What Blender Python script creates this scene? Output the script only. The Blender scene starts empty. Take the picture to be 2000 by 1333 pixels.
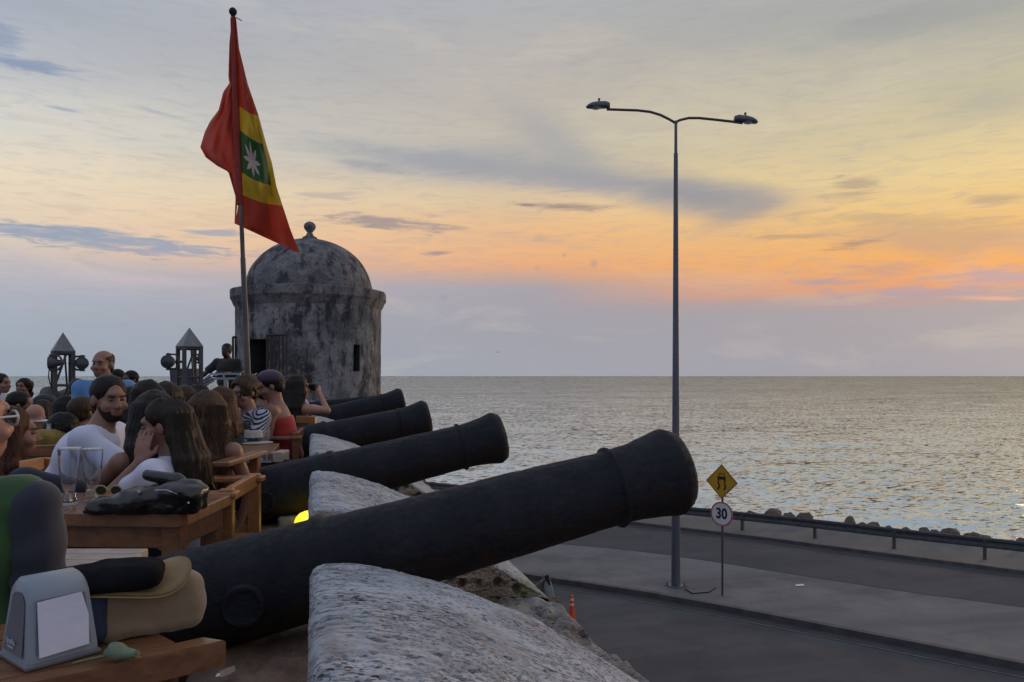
import bpy, math, random
import numpy as np
from mathutils import Vector, Matrix
random.seed(7); rng = np.random.default_rng(7)
S = bpy.context.scene
C = S.collection
pi = math.pi
rad = math.radians
# ------------------------------------------------------------------ camera, world, sun, exposure
YAW = rad(14.75)
EYE = 1.25
FX = 1500.0
cam = bpy.data.cameras.new('camera'); camo = bpy.data.objects.new('camera', cam); C.objects.link(camo)
cam.sensor_width = 36; cam.lens = 27; cam.shift_y = 68.5/2000
cam.clip_start = 0.05; cam.clip_end = 120000
camo.location = (0, 0, EYE); camo.rotation_euler = (pi/2, 0, -YAW)
S.camera = camo
FW = np.array([math.sin(YAW), math.cos(YAW)]); RT = np.array([math.cos(YAW), -math.sin(YAW)])
def P(u, v, t):
    s = (u-1000)/FX
    q = (FW+RT*s)*t
    return Vector((q[0], q[1], EYE+(735-v)/FX*t))
def G(u, v, z):
    return P(u, v, FX*(EYE-z)/(v-735))
S.view_settings.view_transform = 'Standard'; S.view_settings.look = 'None'
S.view_settings.exposure = 0; S.view_settings.gamma = 1
try: S.view_settings.use_curve_mapping = False
except Exception: pass
def lin(c):
    return tuple(((x/255)/12.92 if x/255 <= .04045 else ((x/255+.055)/1.055)**2.4) for x in c)
SUN_AZ = rad(44)      # to the right of the camera's axis
SUN_EL = rad(7)
sund = FW*math.cos(SUN_AZ)+RT*math.sin(SUN_AZ)

class Nd:
    """tiny wrapper that lets shader maths be written as expressions"""
    def __init__(s, nt, sock): s.nt = nt; s.s = sock
    def _m(s, op, o=None, c=None, clamp=False):
        n = s.nt.nodes.new('ShaderNodeMath'); n.operation = op; n.use_clamp = clamp
        for i, x in enumerate((s, o, c)):
            if x is None: continue
            if isinstance(x, Nd): s.nt.links.new(x.s, n.inputs[i])
            else: n.inputs[i].default_value = x
        return Nd(s.nt, n.outputs[0])
    def __add__(s, o): return s._m('ADD', o)
    def __sub__(s, o): return s._m('SUBTRACT', o)
    def __mul__(s, o): return s._m('MULTIPLY', o)
    def __truediv__(s, o): return s._m('DIVIDE', o)
    def sat(s): return s._m('ADD', 0.0, clamp=True)
    def mr(s, a, b, c=0., d=1., smooth=False):
        n = s.nt.nodes.new('ShaderNodeMapRange'); s.nt.links.new(s.s, n.inputs[0])
        if smooth: n.interpolation_type = 'SMOOTHSTEP'
        for i, x in zip((1, 2, 3, 4), (a, b, c, d)): n.inputs[i].default_value = x
        return Nd(s.nt, n.outputs[0])
def node(nt, typ, ins=None, **kw):
    n = nt.nodes.new(typ)
    for k, v in kw.items(): setattr(n, k, v)
    for k, v in (ins or {}).items():
        if isinstance(v, Nd): nt.links.new(v.s, n.inputs[k])
        else: n.inputs[k].default_value = v
    return n
def out(nt, n, i=0): return Nd(nt, n.outputs[i])
def ramp(nt, fac, stops, interp='LINEAR'):
    n = nt.nodes.new('ShaderNodeValToRGB'); nt.links.new(fac.s, n.inputs[0])
    cr = n.color_ramp; cr.interpolation = interp
    while len(cr.elements) > 1: cr.elements.remove(cr.elements[-1])
    cr.elements[0].position = stops[0][0]; cr.elements[0].color = (*stops[0][1], 1)
    for p, c in stops[1:]:
        e = cr.elements.new(p); e.color = (*c, 1)
    return out(nt, n)
def mixc(nt, f, a, b, blend='MIX'):
    n = nt.nodes.new('ShaderNodeMix'); n.data_type = 'RGBA'; n.blend_type = blend
    for sock, x in ((n.inputs[0], f), (n.inputs[6], a), (n.inputs[7], b)):
        if isinstance(x, Nd): nt.links.new(x.s, sock)
        elif isinstance(x, (int, float)): sock.default_value = x
        else: sock.default_value = (*x[:3], 1)
    return Nd(nt, n.outputs[2])

W = bpy.data.worlds.new('World'); S.world = W; W.use_nodes = True
nt = W.node_tree; nt.nodes.clear()
tc = node(nt, 'ShaderNodeTexCoord'); dirv = out(nt, tc, 0)
def vdot(v, k):
    n = node(nt, 'ShaderNodeVectorMath', {0: v, 1: k}, operation='DOT_PRODUCT'); return Nd(nt, n.outputs['Value'])
dx = vdot(dirv, (RT[0], RT[1], 0)); dy = vdot(dirv, (FW[0], FW[1], 0)); dz = vdot(dirv, (0, 0, 1))
az = dx._m('ARCTAN2', dy)
el = dz._m('ARCSINE')
hor = (dx*dx+dy*dy)._m('SQRT')+1e-4
cosd = vdot(dirv, (sund[0], sund[1], 0))/hor
def zof(v, s):   # sine of elevation of image row v in the column with slope s
    e = (735-v)/FX; return e/math.sqrt(1+s*s+e*e)
def rmp(s, rows, top):
    st = [(max(0, zof(v, s)), lin(c)) for v, c in rows]+[(p, lin(c)) for p, c in top]
    st.sort(key=lambda q: q[0]); return ramp(nt, zc, st)
warp = node(nt, 'ShaderNodeTexNoise', {'Vector': out(nt, node(nt, 'ShaderNodeMapping', {'Vector': dirv, 'Scale': (2.2, 2.2, 9)})), 'Scale': 1.6, 'Detail': 5, 'Roughness': .55})
wz = (out(nt, warp)-.5)
zc = (dz+wz*.018).sat()
left = rmp(-.667, [(735, (150, 163, 177)), (640, (159, 169, 182)), (580, (168, 173, 186)), (535, (184, 181, 189)), (505, (194, 186, 187)), (470, (208, 195, 184)), (410, (224, 206, 182)), (330, (226, 213, 190)), (230, (207, 206, 200)), (120, (185, 189, 194)), (0, (165, 173, 186))],
           [(.55, (166, 175, 192)), (1, (174, 184, 206))])
mid = rmp(0, [(735, (157, 160, 171)), (640, (157, 156, 166)), (562, (165, 158, 166)), (545, (190, 160, 148)), (522, (226, 166, 122)), (490, (234, 176, 124)), (440, (232, 186, 136)), (390, (218, 192, 155)), (310, (192, 183, 166)), (200, (188, 180, 168)), (90, (180, 176, 172)), (0, (172, 174, 177))],
          [(.6, (172, 177, 188)), (1, (174, 184, 205))])
right = rmp(.6, [(735, (158, 157, 166)), (640, (161, 156, 162)), (600, (165, 156, 160)), (575, (186, 152, 142)), (556, (226, 154, 108)), (530, (240, 162, 90)), (480, (236, 174, 102)), (410, (228, 188, 124)), (330, (230, 202, 144)), (240, (210, 194, 152)), (120, (184, 178, 158)), (0, (164, 165, 160))],
            [(.6, (170, 174, 180)), (1, (174, 184, 204))])
back = ramp(nt, zc, [(0, lin((142, 152, 176))), (.12, lin((160, 164, 186))), (.3, lin((166, 176, 200))), (1, lin((174, 184, 206)))])
m1 = mixc(nt, cosd.mr(-.7, .2, 0, 1, True), back, left)
m2 = mixc(nt, cosd.mr(.2, .76, 0, 1), m1, mid)
col = mixc(nt, cosd.mr(.74, .985, 0, 1), m2, right)
# cloud streaks: soft ellipses in azimuth / elevation, torn by stretched noise
ae = out(nt, node(nt, 'ShaderNodeCombineXYZ', {0: az, 1: el, 2: 0.0}))
nA = out(nt, node(nt, 'ShaderNodeTexNoise', {'Vector': out(nt, node(nt, 'ShaderNodeMapping', {'Vector': ae, 'Scale': (5, 22, 1), 'Rotation': (0, 0, rad(-5))})), 'Scale': 1.3, 'Detail': 7, 'Roughness': .62, 'Distortion': .5}))
nB = out(nt, node(nt, 'ShaderNodeTexNoise', {'Vector': out(nt, node(nt, 'ShaderNodeMapping', {'Vector': ae, 'Scale': (14, 95, 1), 'Rotation': (0, 0, rad(-3))})), 'Scale': 1.6, 'Detail': 6, 'Roughness': .6, 'Distortion': .8}))
nC = out(nt, node(nt, 'ShaderNodeTexNoise', {'Vector': dirv, 'Scale': 60.0, 'Detail': 5, 'Roughness': .6}))
# broad mottling of the whole veil
mott = out(nt, node(nt, 'ShaderNodeTexNoise', {'Vector': out(nt, node(nt, 'ShaderNodeMapping', {'Vector': dirv, 'Scale': (1.6, 1.6, 7), 'Rotation': (rad(14), rad(9), 0)})), 'Scale': 1.9, 'Detail': 8, 'Roughness': .58, 'Distortion': .9}))
col = mixc(nt, mott.mr(.5, .8, 0, .26), col, lin((150, 152, 160)))
col = mixc(nt, mott.mr(.2, .45, .25, 0), col, lin((240, 222, 190)))
fine = nB.mr(.48, .72, 0, .30)
col = mixc(nt, fine, col, lin((158, 154, 160)))
def AE(u, v):
    s = (u-1000)/FX; return math.atan(s), math.atan((735-v)/FX/math.sqrt(1+s*s))
def cloud(u, v, hu, hv, rot, alpha, color, nz, k=1.6, soft=.9):
    global col
    a0, e0 = AE(u, v)
    m = node(nt, 'ShaderNodeMapping', {'Vector': ae, 'Location': (a0, e0, 0), 'Rotation': (0, 0, rad(-rot)), 'Scale': (hu/FX, hv/FX, 1)}, vector_type='TEXTURE')
    ln = node(nt, 'ShaderNodeVectorMath', {0: out(nt, m)}, operation='LENGTH')
    r = Nd(nt, ln.outputs['Value'])
    q = (nz-.5)*k - r + 1.0
    col = mixc(nt, q.mr(0, soft, 0, alpha, True), col, lin(color))
GR = (134, 140, 156)
cloud(840, 318, 380, 50, 5, .70, (156, 160, 170), nA, .6, 1.0)
cloud(1130, 338, 330, 60, 9, .75, (150, 153, 162), nA, .6, 1.0)
cloud(1330, 378, 260, 50, 8, .80, (142, 144, 154), nA, .6, 1.0)
cloud(1080, 270, 190, 64, 32, .62, (160, 161, 165), nA, .7, 1.0)
cloud(1400, 392, 230, 50, 4, .72, (144, 145, 153), nA, .6, 1.0)
cloud(980, 335, 470, 34, 7, .55, (150, 152, 160), nB, 1.0, 1.0)
cloud(1440, 422, 110, 26, -12, .45, (144, 143, 150), nA, 1.0)
cloud(720, 325, 120, 16, 6, .4, (128, 136, 156), nB, 1.2)
cloud(1110, 404, 120, 11, 2, .75, (140, 128, 130), nB, 1.4)
cloud(1030, 401, 36, 4, 2, .7, (120, 116, 124), nC, .8)
cloud(760, 436, 170, 20, 3, .75, (146, 136, 142), nB, 2.4)
cloud(640, 383, 90, 12, -2, .45, (170, 160, 160), nB, 2)
cloud(858, 495, 46, 6, -4, .8, (150, 138, 146), nB, 1.2)
cloud(190, 468, 300, 22, 2, .80, (144, 157, 177), nB, 3.0, .7)
cloud(120, 455, 150, 16, 0, .6, (146, 158, 178), nB, 1.4, .6)
cloud(430, 456, 60, 9, 0, .7, (142, 155, 176), nB, 1.4, .6)
cloud(350, 498, 180, 5, 1, .5, (180, 166, 176), nB, 1.6)
cloud(60, 128, 100, 15, 3, .85, (132, 148, 176), nB, 1.7)
cloud(5, 75, 40, 36, 20, .7, (136, 152, 176), nB, 1.9)
cloud(125, 214, 40, 4, 3, .7, (150, 160, 178), nC, .8)
cloud(320, 224, 60, 5, 8, .6, (168, 172, 182), nB, 1.4)
cloud(1880, 470, 260, 44, 6, .5, (176, 150, 136), nA)
cloud(1950, 540, 150, 24, 4, .75, (176, 156, 166), nB, 1.6)
cloud(1830, 572, 230, 17, 2, .7, (168, 152, 164), nB, 1.9)
cloud(1600, 551, 90, 9, 2, .7, (170, 150, 158), nB, 1.6)
cloud(1720, 528, 120, 16, -2, .55, (186, 150, 140), nB, 1.8)
cloud(1660, 480, 60, 11, -4, .75, (158, 132, 122), nB, 2.2)
cloud(1540, 463, 110, 9, 3, .6, (176, 150, 122), nB, 1.8)
cloud(1670, 360, 50, 22, 6, .65, (168, 150, 128), nB, 1.6)
cloud(1650, 385, 90, 12, 6, .4, (170, 152, 130), nB, 1.6)
cloud(1940, 390, 70, 14, 6, .6, (176, 154, 130), nB, 1.5)
cloud(1750, 430, 300, 16, 7, .5, (190, 162, 126), nB, 2.0)
cloud(1930, 200, 160, 50, 10, .4, (164, 162, 156), nA)
cloud(1780, 40, 300, 42, -4, .5, (148, 152, 154), nA)
cloud(1150, 110, 90, 18, -20, .28, (158, 154, 154), nA)
cloud(1160, 515, 13, 13, 0, .6, (176, 150, 140), nC, 1.4)
cloud(1055, 464, 18, 14, 0, .4, (184, 156, 140), nC, 1.4)
cloud(1050, 523, 12, 8, 0, .35, (180, 152, 142), nC, 1.4)
cloud(1102, 499, 8, 5, 0, .5, (172, 146, 134), nC, 1.2)
cloud(868, 581, 14, 8, 0, .35, (140, 140, 156), nC, 1.2)
cloud(1930, 583, 80, 6, 4, .7, (236, 170, 140), nB, 1.5)
cloud(260, 545, 190, 12, 1, .35, (206, 186, 190), nB, 1.6)
below = dz.mr(-.01, 0, 0, 1)
col = mixc(nt, below, lin((120, 128, 140)), col)
sky = node(nt, 'ShaderNodeTexSky', sky_type='NISHITA', sun_disc=False, sun_elevation=SUN_EL,
           sun_rotation=math.atan2(sund[0], sund[1]), air_density=1.0, dust_density=2.0, ozone_density=1.5)
bg1 = node(nt, 'ShaderNodeBackground', {'Color': col, 'Strength': 1.05})
bg2 = node(nt, 'ShaderNodeBackground', {'Color': out(nt, sky), 'Strength': 0.002})
add = node(nt, 'ShaderNodeAddShader'); nt.links.new(bg1.outputs[0], add.inputs[0]); nt.links.new(bg2.outputs[0], add.inputs[1])
wo = node(nt, 'ShaderNodeOutputWorld'); nt.links.new(add.outputs[0], wo.inputs[0])

sl = bpy.data.lights.new('sun', 'SUN'); so = bpy.data.objects.new('sun', sl); C.objects.link(so)
sl.energy = 0.8; sl.angle = rad(12); sl.color = (1, .62, .34)
sd = Vector((sund[0]*math.cos(SUN_EL), sund[1]*math.cos(SUN_EL), math.sin(SUN_EL)))
so.rotation_euler = (-sd).to_track_quat('-Z', 'Y').to_euler(); so.location = sd*50

# ------------------------------------------------------------------ object helpers
def mk(name, V, F, m=None, parent=None, smooth=True, local=False, uv=None):
    V = np.asarray(V, dtype=np.float64).reshape(-1, 3)
    if parent is not None and not local:
        V = V-np.array(parent['_o'])
    me = bpy.data.meshes.new(name)
    if isinstance(F, np.ndarray):
        k = F.shape[1]; n = len(F)
        me.vertices.add(len(V)); me.vertices.foreach_set('co', V.astype(np.float32).ravel())
        me.loops.add(n*k); me.loops.foreach_set('vertex_index', F.astype(np.int32).ravel())
        me.polygons.add(n); me.polygons.foreach_set('loop_start', np.arange(0, n*k, k, dtype=np.int32))
        me.polygons.foreach_set('loop_total', np.full(n, k, dtype=np.int32))
        me.update(calc_edges=True); me.validate()
    else:
        me.from_pydata([tuple(v) for v in V], [], [tuple(f) for f in F]); me.update()
    if smooth and len(me.polygons): me.polygons.foreach_set('use_smooth', [True]*len(me.polygons))
    if uv is not None:
        l = me.uv_layers.new(name='UVMap'); idx = np.empty(len(me.loops), dtype=np.int32)
        me.loops.foreach_get('vertex_index', idx); l.data.foreach_set('uv', np.asarray(uv, dtype=np.float32)[idx].ravel())
    if m: me.materials.append(m)
    o = bpy.data.objects.new(name, me); C.objects.link(o)
    if parent is not None: o.parent = parent
    return o
def tag(o, label, cat, group=None):
    o['label'] = label; o['category'] = cat
    if group: o['group'] = group
    return o
ROOTS = []
def thing(name, label, cat, loc=(0, 0, 0), rotz=0, group=None):
    o = bpy.data.objects.new(name, None); C.objects.link(o); o.empty_display_size = .1
    o.location = loc; o.rotation_euler = (0, 0, rotz); o['_o'] = tuple(loc); ROOTS.append(o)
    return tag(o, label, cat, group)
def struct(o): o['kind'] = 'structure'; return o
class MB:
    """collects boxes, tubes, prisms and lathes into one mesh"""
    def __init__(s): s.v = []; s.f = []
    def add(s, V, F):
        n = len(s.v); s.v += [tuple(map(float, v)) for v in V]; s.f += [tuple(int(i)+n for i in f) for f in F]; return s
    def box(s, c, h, R=None, bev=0.0):
        c = np.array(c, float); h = np.array(h, float)
        if bev <= 0:
            V = np.array([(x, y, z) for x in (-1, 1) for y in (-1, 1) for z in (-1, 1)])*h
            F = [(0, 1, 3, 2), (4, 6, 7, 5), (0, 4, 5, 1), (2, 3, 7, 6), (0, 2, 6, 4), (1, 5, 7, 3)]
        else:
            b = min(bev, h.min()*.9)
            # chamfered box: 24 vertices
            V = []; idx = {}
            for x in (-1, 1):
                for y in (-1, 1):
                    for z in (-1, 1):
                        for a in range(3):
                            p = np.array([x, y, z])*(h-b); p[a] = (x, y, z)[a]*h[a]
                            idx[(x, y, z, a)] = len(V); V.append(p)
            F = []
            for a in range(3):
                o = [i for i in range(3) if i != a]
                for sg in (-1, 1):
                    q = []
                    for (p0, p1) in ((-1, -1), (1, -1), (1, 1), (-1, 1)):
                        k = [0, 0, 0]; k[a] = sg; k[o[0]] = p0; k[o[1]] = p1; q.append(idx[(*k, a)])
                    F.append(q if (sg > 0) == (a != 1) else q[::-1])
            for a in range(3):
                o = [i for i in range(3) if i != a]
                for s0 in (-1, 1):
                    for s1 in (-1, 1):
                        k0 = [0]*3; k1 = [0]*3; k0[a] = -1; k1[a] = 1
                        for k in (k0, k1): k[o[0]] = s0; k[o[1]] = s1
                        F.append([idx[(*k0, o[0])], idx[(*k1, o[0])], idx[(*k1, o[1])], idx[(*k0, o[1])]])
            for x in (-1, 1):
                for y in (-1, 1):
                    for z in (-1, 1): F.append([idx[(x, y, z, a)] for a in range(3)])
            V = np.array(V)
        if R is not None: V = V@np.array(R).T
        return s.add(V+c, F)
    def tube(s, pts, r, n=10, caps=True):
        pts = [np.array(p, float) for p in pts]; m = len(pts)
        rr = [r]*m if np.isscalar(r) else list(r)
        up = None; V = []; F = []
        for i, p in enumerate(pts):
            d = pts[min(i+1, m-1)]-pts[max(i-1, 0)]; d = d/(np.linalg.norm(d)+1e-12)
            if up is None:
                up = np.array([0, 0, 1.]) if abs(d[2]) < .9 else np.array([1., 0, 0])
            a = np.cross(d, up); a /= np.linalg.norm(a)+1e-12; b = np.cross(a, d); up = b
            for k in range(n):
                t = 2*pi*k/n; V.append(p+rr[i]*(math.cos(t)*a+math.sin(t)*b))
        for i in range(m-1):
            for k in range(n):
                k2 = (k+1) % n; F.append((i*n+k, i*n+k2, (i+1)*n+k2, (i+1)*n+k))
        if caps: F.append(tuple(range(n))[::-1]); F.append(tuple((m-1)*n+k for k in range(n)))
        return s.add(V, F)
    def lathe(s, c, prof, n=24, axis=None, sx=1, sy=1):
        c = np.array(c, float); V = []; F = []
        for r, z in prof:
            for k in range(n):
                t = 2*pi*k/n; V.append((r*math.cos(t)*sx, r*math.sin(t)*sy, z))
        m = len(prof)
        for i in range(m-1):
            for k in range(n):
                k2 = (k+1) % n; F.append((i*n+k, i*n+k2, (i+1)*n+k2, (i+1)*n+k))
        F.append(tuple(range(n))[::-1]); F.append(tuple((m-1)*n+k for k in range(n)))
        V = np.array(V)
        if axis is not None:
            q = np.array(Vector((0, 0, 1)).rotation_difference(Vector(axis)).to_matrix()); V = V@q.T
        return s.add(V+c, F)
    def prism(s, poly, z0, z1, bev=0.0):
        """poly: list of (x,y), counter-clockwise"""
        A = sum(poly[i][0]*poly[(i+1) % len(poly)][1]-poly[(i+1) % len(poly)][0]*poly[i][1] for i in range(len(poly)))
        if A < 0: poly = poly[::-1]
        n = len(poly); cx = sum(p[0] for p in poly)/n; cy = sum(p[1] for p in poly)/n
        def ring(z, ins):
            R = []
            for x, y in poly:
                d = math.hypot(x-cx, y-cy)+1e-9; f = max(0, 1-ins*1.3/d); R.append((cx+(x-cx)*f, cy+(y-cy)*f, z))
            return R
        rings = [ring(z0, 0), ring(z1, 0)] if bev <= 0 else [ring(z0, bev), ring(z0+bev, 0), ring(z1-bev, 0), ring(z1, bev)]
        V = sum(rings, []); F = [tuple(range(n))[::-1], tuple((len(rings)-1)*n+k for k in range(n))]
        for i in range(len(rings)-1):
            for k in range(n):
                k2 = (k+1) % n; F.append((i*n+k, i*n+k2, (i+1)*n+k2, (i+1)*n+k))
        return s.add(V, F)
    def build(s, name, m, parent=None, smooth=False, local=False):
        o = mk(name, s.v, s.f, m, parent, smooth, local)
        if smooth:
            try: o.data.set_sharp_from_angle(angle=rad(38))
            except Exception: pass
        return o
def copy_tree(root, loc, rotz=None, **props):
    r = root.copy(); C.objects.link(r); r.location = loc; r['_o'] = tuple(loc)
    if rotz is not None: r.rotation_euler = (0, 0, rotz)
    for k, v in props.items(): r[k] = v
    ROOTS.append(r)
    for ch in list(root.children):
        c = ch.copy(); C.objects.link(c); c.parent = r
        for g in ch.children:
            d = g.copy(); C.objects.link(d); d.parent = c
    return r
# numpy noise
def _h(ix, iy, iz, s):
    n = (ix*374761393+iy*668265263+iz*1274126177+s*362437) & 0xffffffff
    n = ((n ^ (n >> 13))*1274126177) & 0xffffffff
    return ((n ^ (n >> 16)) & 0xffff)/65535.0
def vn(x, y, z, s=0):
    ix = np.floor(x).astype(np.int64); iy = np.floor(y).astype(np.int64); iz = np.floor(z).astype(np.int64)
    fx = x-ix; fy = y-iy; fz = z-iz
    fx = fx*fx*(3-2*fx); fy = fy*fy*(3-2*fy); fz = fz*fz*(3-2*fz)
    r = 0
    for a in (0, 1):
        for b in (0, 1):
            for c in (0, 1):
                w = (fx if a else 1-fx)*(fy if b else 1-fy)*(fz if c else 1-fz)
                r = r+w*_h(ix+a, iy+b, iz+c, s)
    return r*2-1
def fbm(x, y, z, o=4, s=0):
    r = 0; a = 1; t = 0
    for i in range(o):
        r = r+a*vn(x*2**i, y*2**i, z*2**i, s+i*17); t += a; a *= .5
    return r/t
def worley(x, y, z, s=0):
    ix = np.floor(x).astype(np.int64); iy = np.floor(y).astype(np.int64); iz = np.floor(z).astype(np.int64)
    best = np.full(x.shape, 9.); who = np.zeros(x.shape)
    for a in (-1, 0, 1):
        for b in (-1, 0, 1):
            for c in (-1, 0, 1):
                jx, jy, jz = ix+a, iy+b, iz+c
                d = (jx+_h(jx, jy, jz, s)-x)**2+(jy+_h(jx, jy, jz, s+5)-y)**2+(jz+_h(jx, jy, jz, s+9)-z)**2
                m = d < best; best = np.where(m, d, best); who = np.where(m, _h(jx, jy, jz, s+13), who)
    return np.sqrt(best), who

# ------------------------------------------------------------------ materials
MATS = {}
def newmat(name):
    m = bpy.data.materials.new(name); m.use_nodes = True; t = m.node_tree; t.nodes.clear()
    b = node(t, 'ShaderNodeBsdfPrincipled'); o = node(t, 'ShaderNodeOutputMaterial'); t.links.new(b.outputs[0], o.inputs[0])
    return m, t, b
def tnoise(t, vec, scale, detail=4, rough=.55, dist=0.):
    return out(t, node(t, 'ShaderNodeTexNoise', {'Vector': vec, 'Scale': float(scale), 'Detail': float(detail), 'Roughness': rough, 'Distortion': dist}))
def objco(t, scale=(1, 1, 1), which='Object', rot=(0, 0, 0)):
    n = node(t, 'ShaderNodeTexCoord')
    return out(t, node(t, 'ShaderNodeMapping', {'Vector': Nd(t, n.outputs[which]), 'Scale': scale, 'Rotation': rot}))
def bump(t, b, h, strength=.3, dist=.01):
    n = node(t, 'ShaderNodeBump', {'Strength': strength, 'Distance': dist, 'Height': h}); t.links.new(n.outputs[0], b.inputs['Normal'])
def pm(name, c1, c2=None, scale=8, rough=.6, metal=0, bmp=0, bscale=40, stretch=(1, 1, 1), bdist=.01, spec=.5, lo=.35, hi=.65, sheen=0, detail=5, r2=None):
    if name in MATS: return MATS[name]
    m, t, b = newmat(name)
    co = objco(t, stretch)
    b.inputs['Roughness'].default_value = rough; b.inputs['Metallic'].default_value = metal
    b.inputs['Specular IOR Level'].default_value = spec
    if c2 is None: b.inputs['Base Color'].default_value = (*c1, 1)
    else:
        n = tnoise(t, co, scale, detail, .6)
        c = mixc(t, n.mr(lo, hi), c1, c2); t.links.new(c.s, b.inputs['Base Color'])
        if r2 is not None: t.links.new(n.mr(lo, hi, rough, r2).s, b.inputs['Roughness'])
    if bmp: bump(t, b, tnoise(t, co, bscale, 5, .6), bmp, bdist)
    if sheen: b.inputs['Sheen Weight'].default_value = sheen
    MATS[name] = m; return m
# ------------------------------------------------------------------ SDF modelling (people, bags, animals)
class Field:
    def __init__(s, lo, hi, res):
        s.lo = np.array(lo, float); s.res = res
        s.n = np.maximum(4, np.ceil((np.array(hi, float)-s.lo)/res).astype(int)+1)
        s.D = np.full(tuple(s.n), 1.0, dtype=np.float32)
    def blk(s, lo, hi, pad):
        a = np.clip(np.floor((np.array(lo)-pad-s.lo)/s.res).astype(int), 0, s.n)
        b = np.clip(np.ceil((np.array(hi)+pad-s.lo)/s.res).astype(int)+1, 0, s.n)
        if (b <= a).any(): return None
        ax = [s.lo[i]+s.res*np.arange(a[i], b[i]) for i in range(3)]
        X, Y, Z = np.meshgrid(*ax, indexing='ij', sparse=False)
        return (slice(a[0], b[0]), slice(a[1], b[1]), slice(a[2], b[2])), X, Y, Z
    def op(s, pr, k=.01, mode='add'):
        lo, hi, f = pr
        q = s.blk(lo, hi, k+s.res*2.5)
        if q is None: return s
        sl, X, Y, Z = q; d = f(X, Y, Z); D = s.D[sl]
        if mode == 'add':
            h = np.maximum(k-np.abs(D-d), 0)/k if k > 0 else 0
            s.D[sl] = np.minimum(D, d)-h*h*k*.25
        elif mode == 'sub':
            h = np.maximum(k-np.abs(D+d), 0)/k if k > 0 else 0
            s.D[sl] = np.maximum(D, -d)+h*h*k*.25
        return s
    def add(s, *prs, k=.01):
        for p in prs: s.op(p, k)
        return s
    def sub(s, *prs, k=.006):
        for p in prs: s.op(p, k, 'sub')
        return s
    def plane(s, n, o):     # keep where n.p < o
        ax = [s.lo[i]+s.res*np.arange(s.n[i]) for i in range(3)]
        X, Y, Z = np.meshgrid(*ax, indexing='ij'); s.D = np.maximum(s.D, (n[0]*X+n[1]*Y+n[2]*Z-o).astype(np.float32)); return s
    def disp(s, fn):
        ax = [s.lo[i]+s.res*np.arange(s.n[i]) for i in range(3)]
        m = np.abs(s.D) < s.res*5
        I = np.nonzero(m)
        s.D[I] += fn(ax[0][I[0]], ax[1][I[1]], ax[2][I[2]]).astype(np.float32); return s
    def mesh(s):
        D = s.D.copy(); D[0] = D[-1] = 1; D[:, 0] = D[:, -1] = 1; D[:, :, 0] = D[:, :, -1] = 1
        sg = D < 0; nx, ny, nz = D.shape
        c = np.zeros((nx-1, ny-1, nz-1), dtype=np.int8)
        for a in (0, 1):
            for b in (0, 1):
                for g in (0, 1): c += sg[a:nx-1+a, b:ny-1+b, g:nz-1+g]
        I = np.nonzero((c > 0) & (c < 8)); n = len(I[0])
        if n == 0: return np.zeros((0, 3)), np.zeros((0, 4), int)
        idx = np.full(c.shape, -1, dtype=np.int32); idx[I] = np.arange(n)
        acc = np.zeros((n, 3)); cnt = np.zeros(n)
        cs = [(a, b, g) for a in (0, 1) for b in (0, 1) for g in (0, 1)]
        for p in cs:
            for ax in range(3):
                if p[ax]: continue
                q = list(p); q[ax] = 1
                da = D[I[0]+p[0], I[1]+p[1], I[2]+p[2]]; db = D[I[0]+q[0], I[1]+q[1], I[2]+q[2]]
                m = (da < 0) != (db < 0); t = np.where(m, da/np.where(m, da-db, 1), 0)
                pos = np.tile(np.array(p, float), (n, 1)); pos[:, ax] = t
                acc += pos*m[:, None]; cnt += m
        V = (acc/cnt[:, None]+np.stack(I, 1))*s.res+s.lo
        Fs = []
        for ax in range(3):
            o = [(1, 2), (2, 0), (0, 1)][ax]
            sl0 = [slice(1, -1)]*3; sl1 = [slice(1, -1)]*3
            sl0[ax] = slice(0, -1); sl1[ax] = slice(1, None)
            A = sg[tuple(sl0)]; B = sg[tuple(sl1)]
            J = np.nonzero(A != B)
            st = [1, 1, 1]; st[ax] = 0
            g = [J[i]+st[i] for i in range(3)]
            def cell(d0, d1):
                h = list(g); h[o[0]] = h[o[0]]+d0; h[o[1]] = h[o[1]]+d1; return idx[tuple(h)]
            q = np.stack([cell(-1, -1), cell(0, -1), cell(0, 0), cell(-1, 0)], 1)
            fl = ~A[J]
            q[fl] = q[fl][:, ::-1]
            Fs.append(q)
        return V, np.concatenate(Fs)
    def build(s, name, m, parent=None, local=True):
        V, F = s.mesh(); F = F[(F >= 0).all(1)]
        return mk(name, V, F, m, parent, True, local)
def cap(a, b, ra, rb=None):
    a = np.array(a, float); b = np.array(b, float); rb = ra if rb is None else rb; r = max(ra, rb)
    ba = b-a; L = float(ba@ba)+1e-12
    def f(X, Y, Z):
        px, py, pz = X-a[0], Y-a[1], Z-a[2]
        h = np.clip((px*ba[0]+py*ba[1]+pz*ba[2])/L, 0, 1)
        return np.sqrt((px-ba[0]*h)**2+(py-ba[1]*h)**2+(pz-ba[2]*h)**2)-(ra+(rb-ra)*h)
    return np.minimum(a, b)-r, np.maximum(a, b)+r, f
def ell(c, r, R=None):
    c = np.array(c, float); r = np.array(r, float); e = r.max()
    def f(X, Y, Z):
        p = [X-c[0], Y-c[1], Z-c[2]]
        if R is not None: p = [R[0][i]*p[0]+R[1][i]*p[1]+R[2][i]*p[2] for i in range(3)]
        k0 = np.sqrt((p[0]/r[0])**2+(p[1]/r[1])**2+(p[2]/r[2])**2)
        k1 = np.sqrt((p[0]/r[0]**2)**2+(p[1]/r[1]**2)**2+(p[2]/r[2]**2)**2)+1e-9
        return k0*(k0-1)/k1
    return c-e, c+e, f
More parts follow.
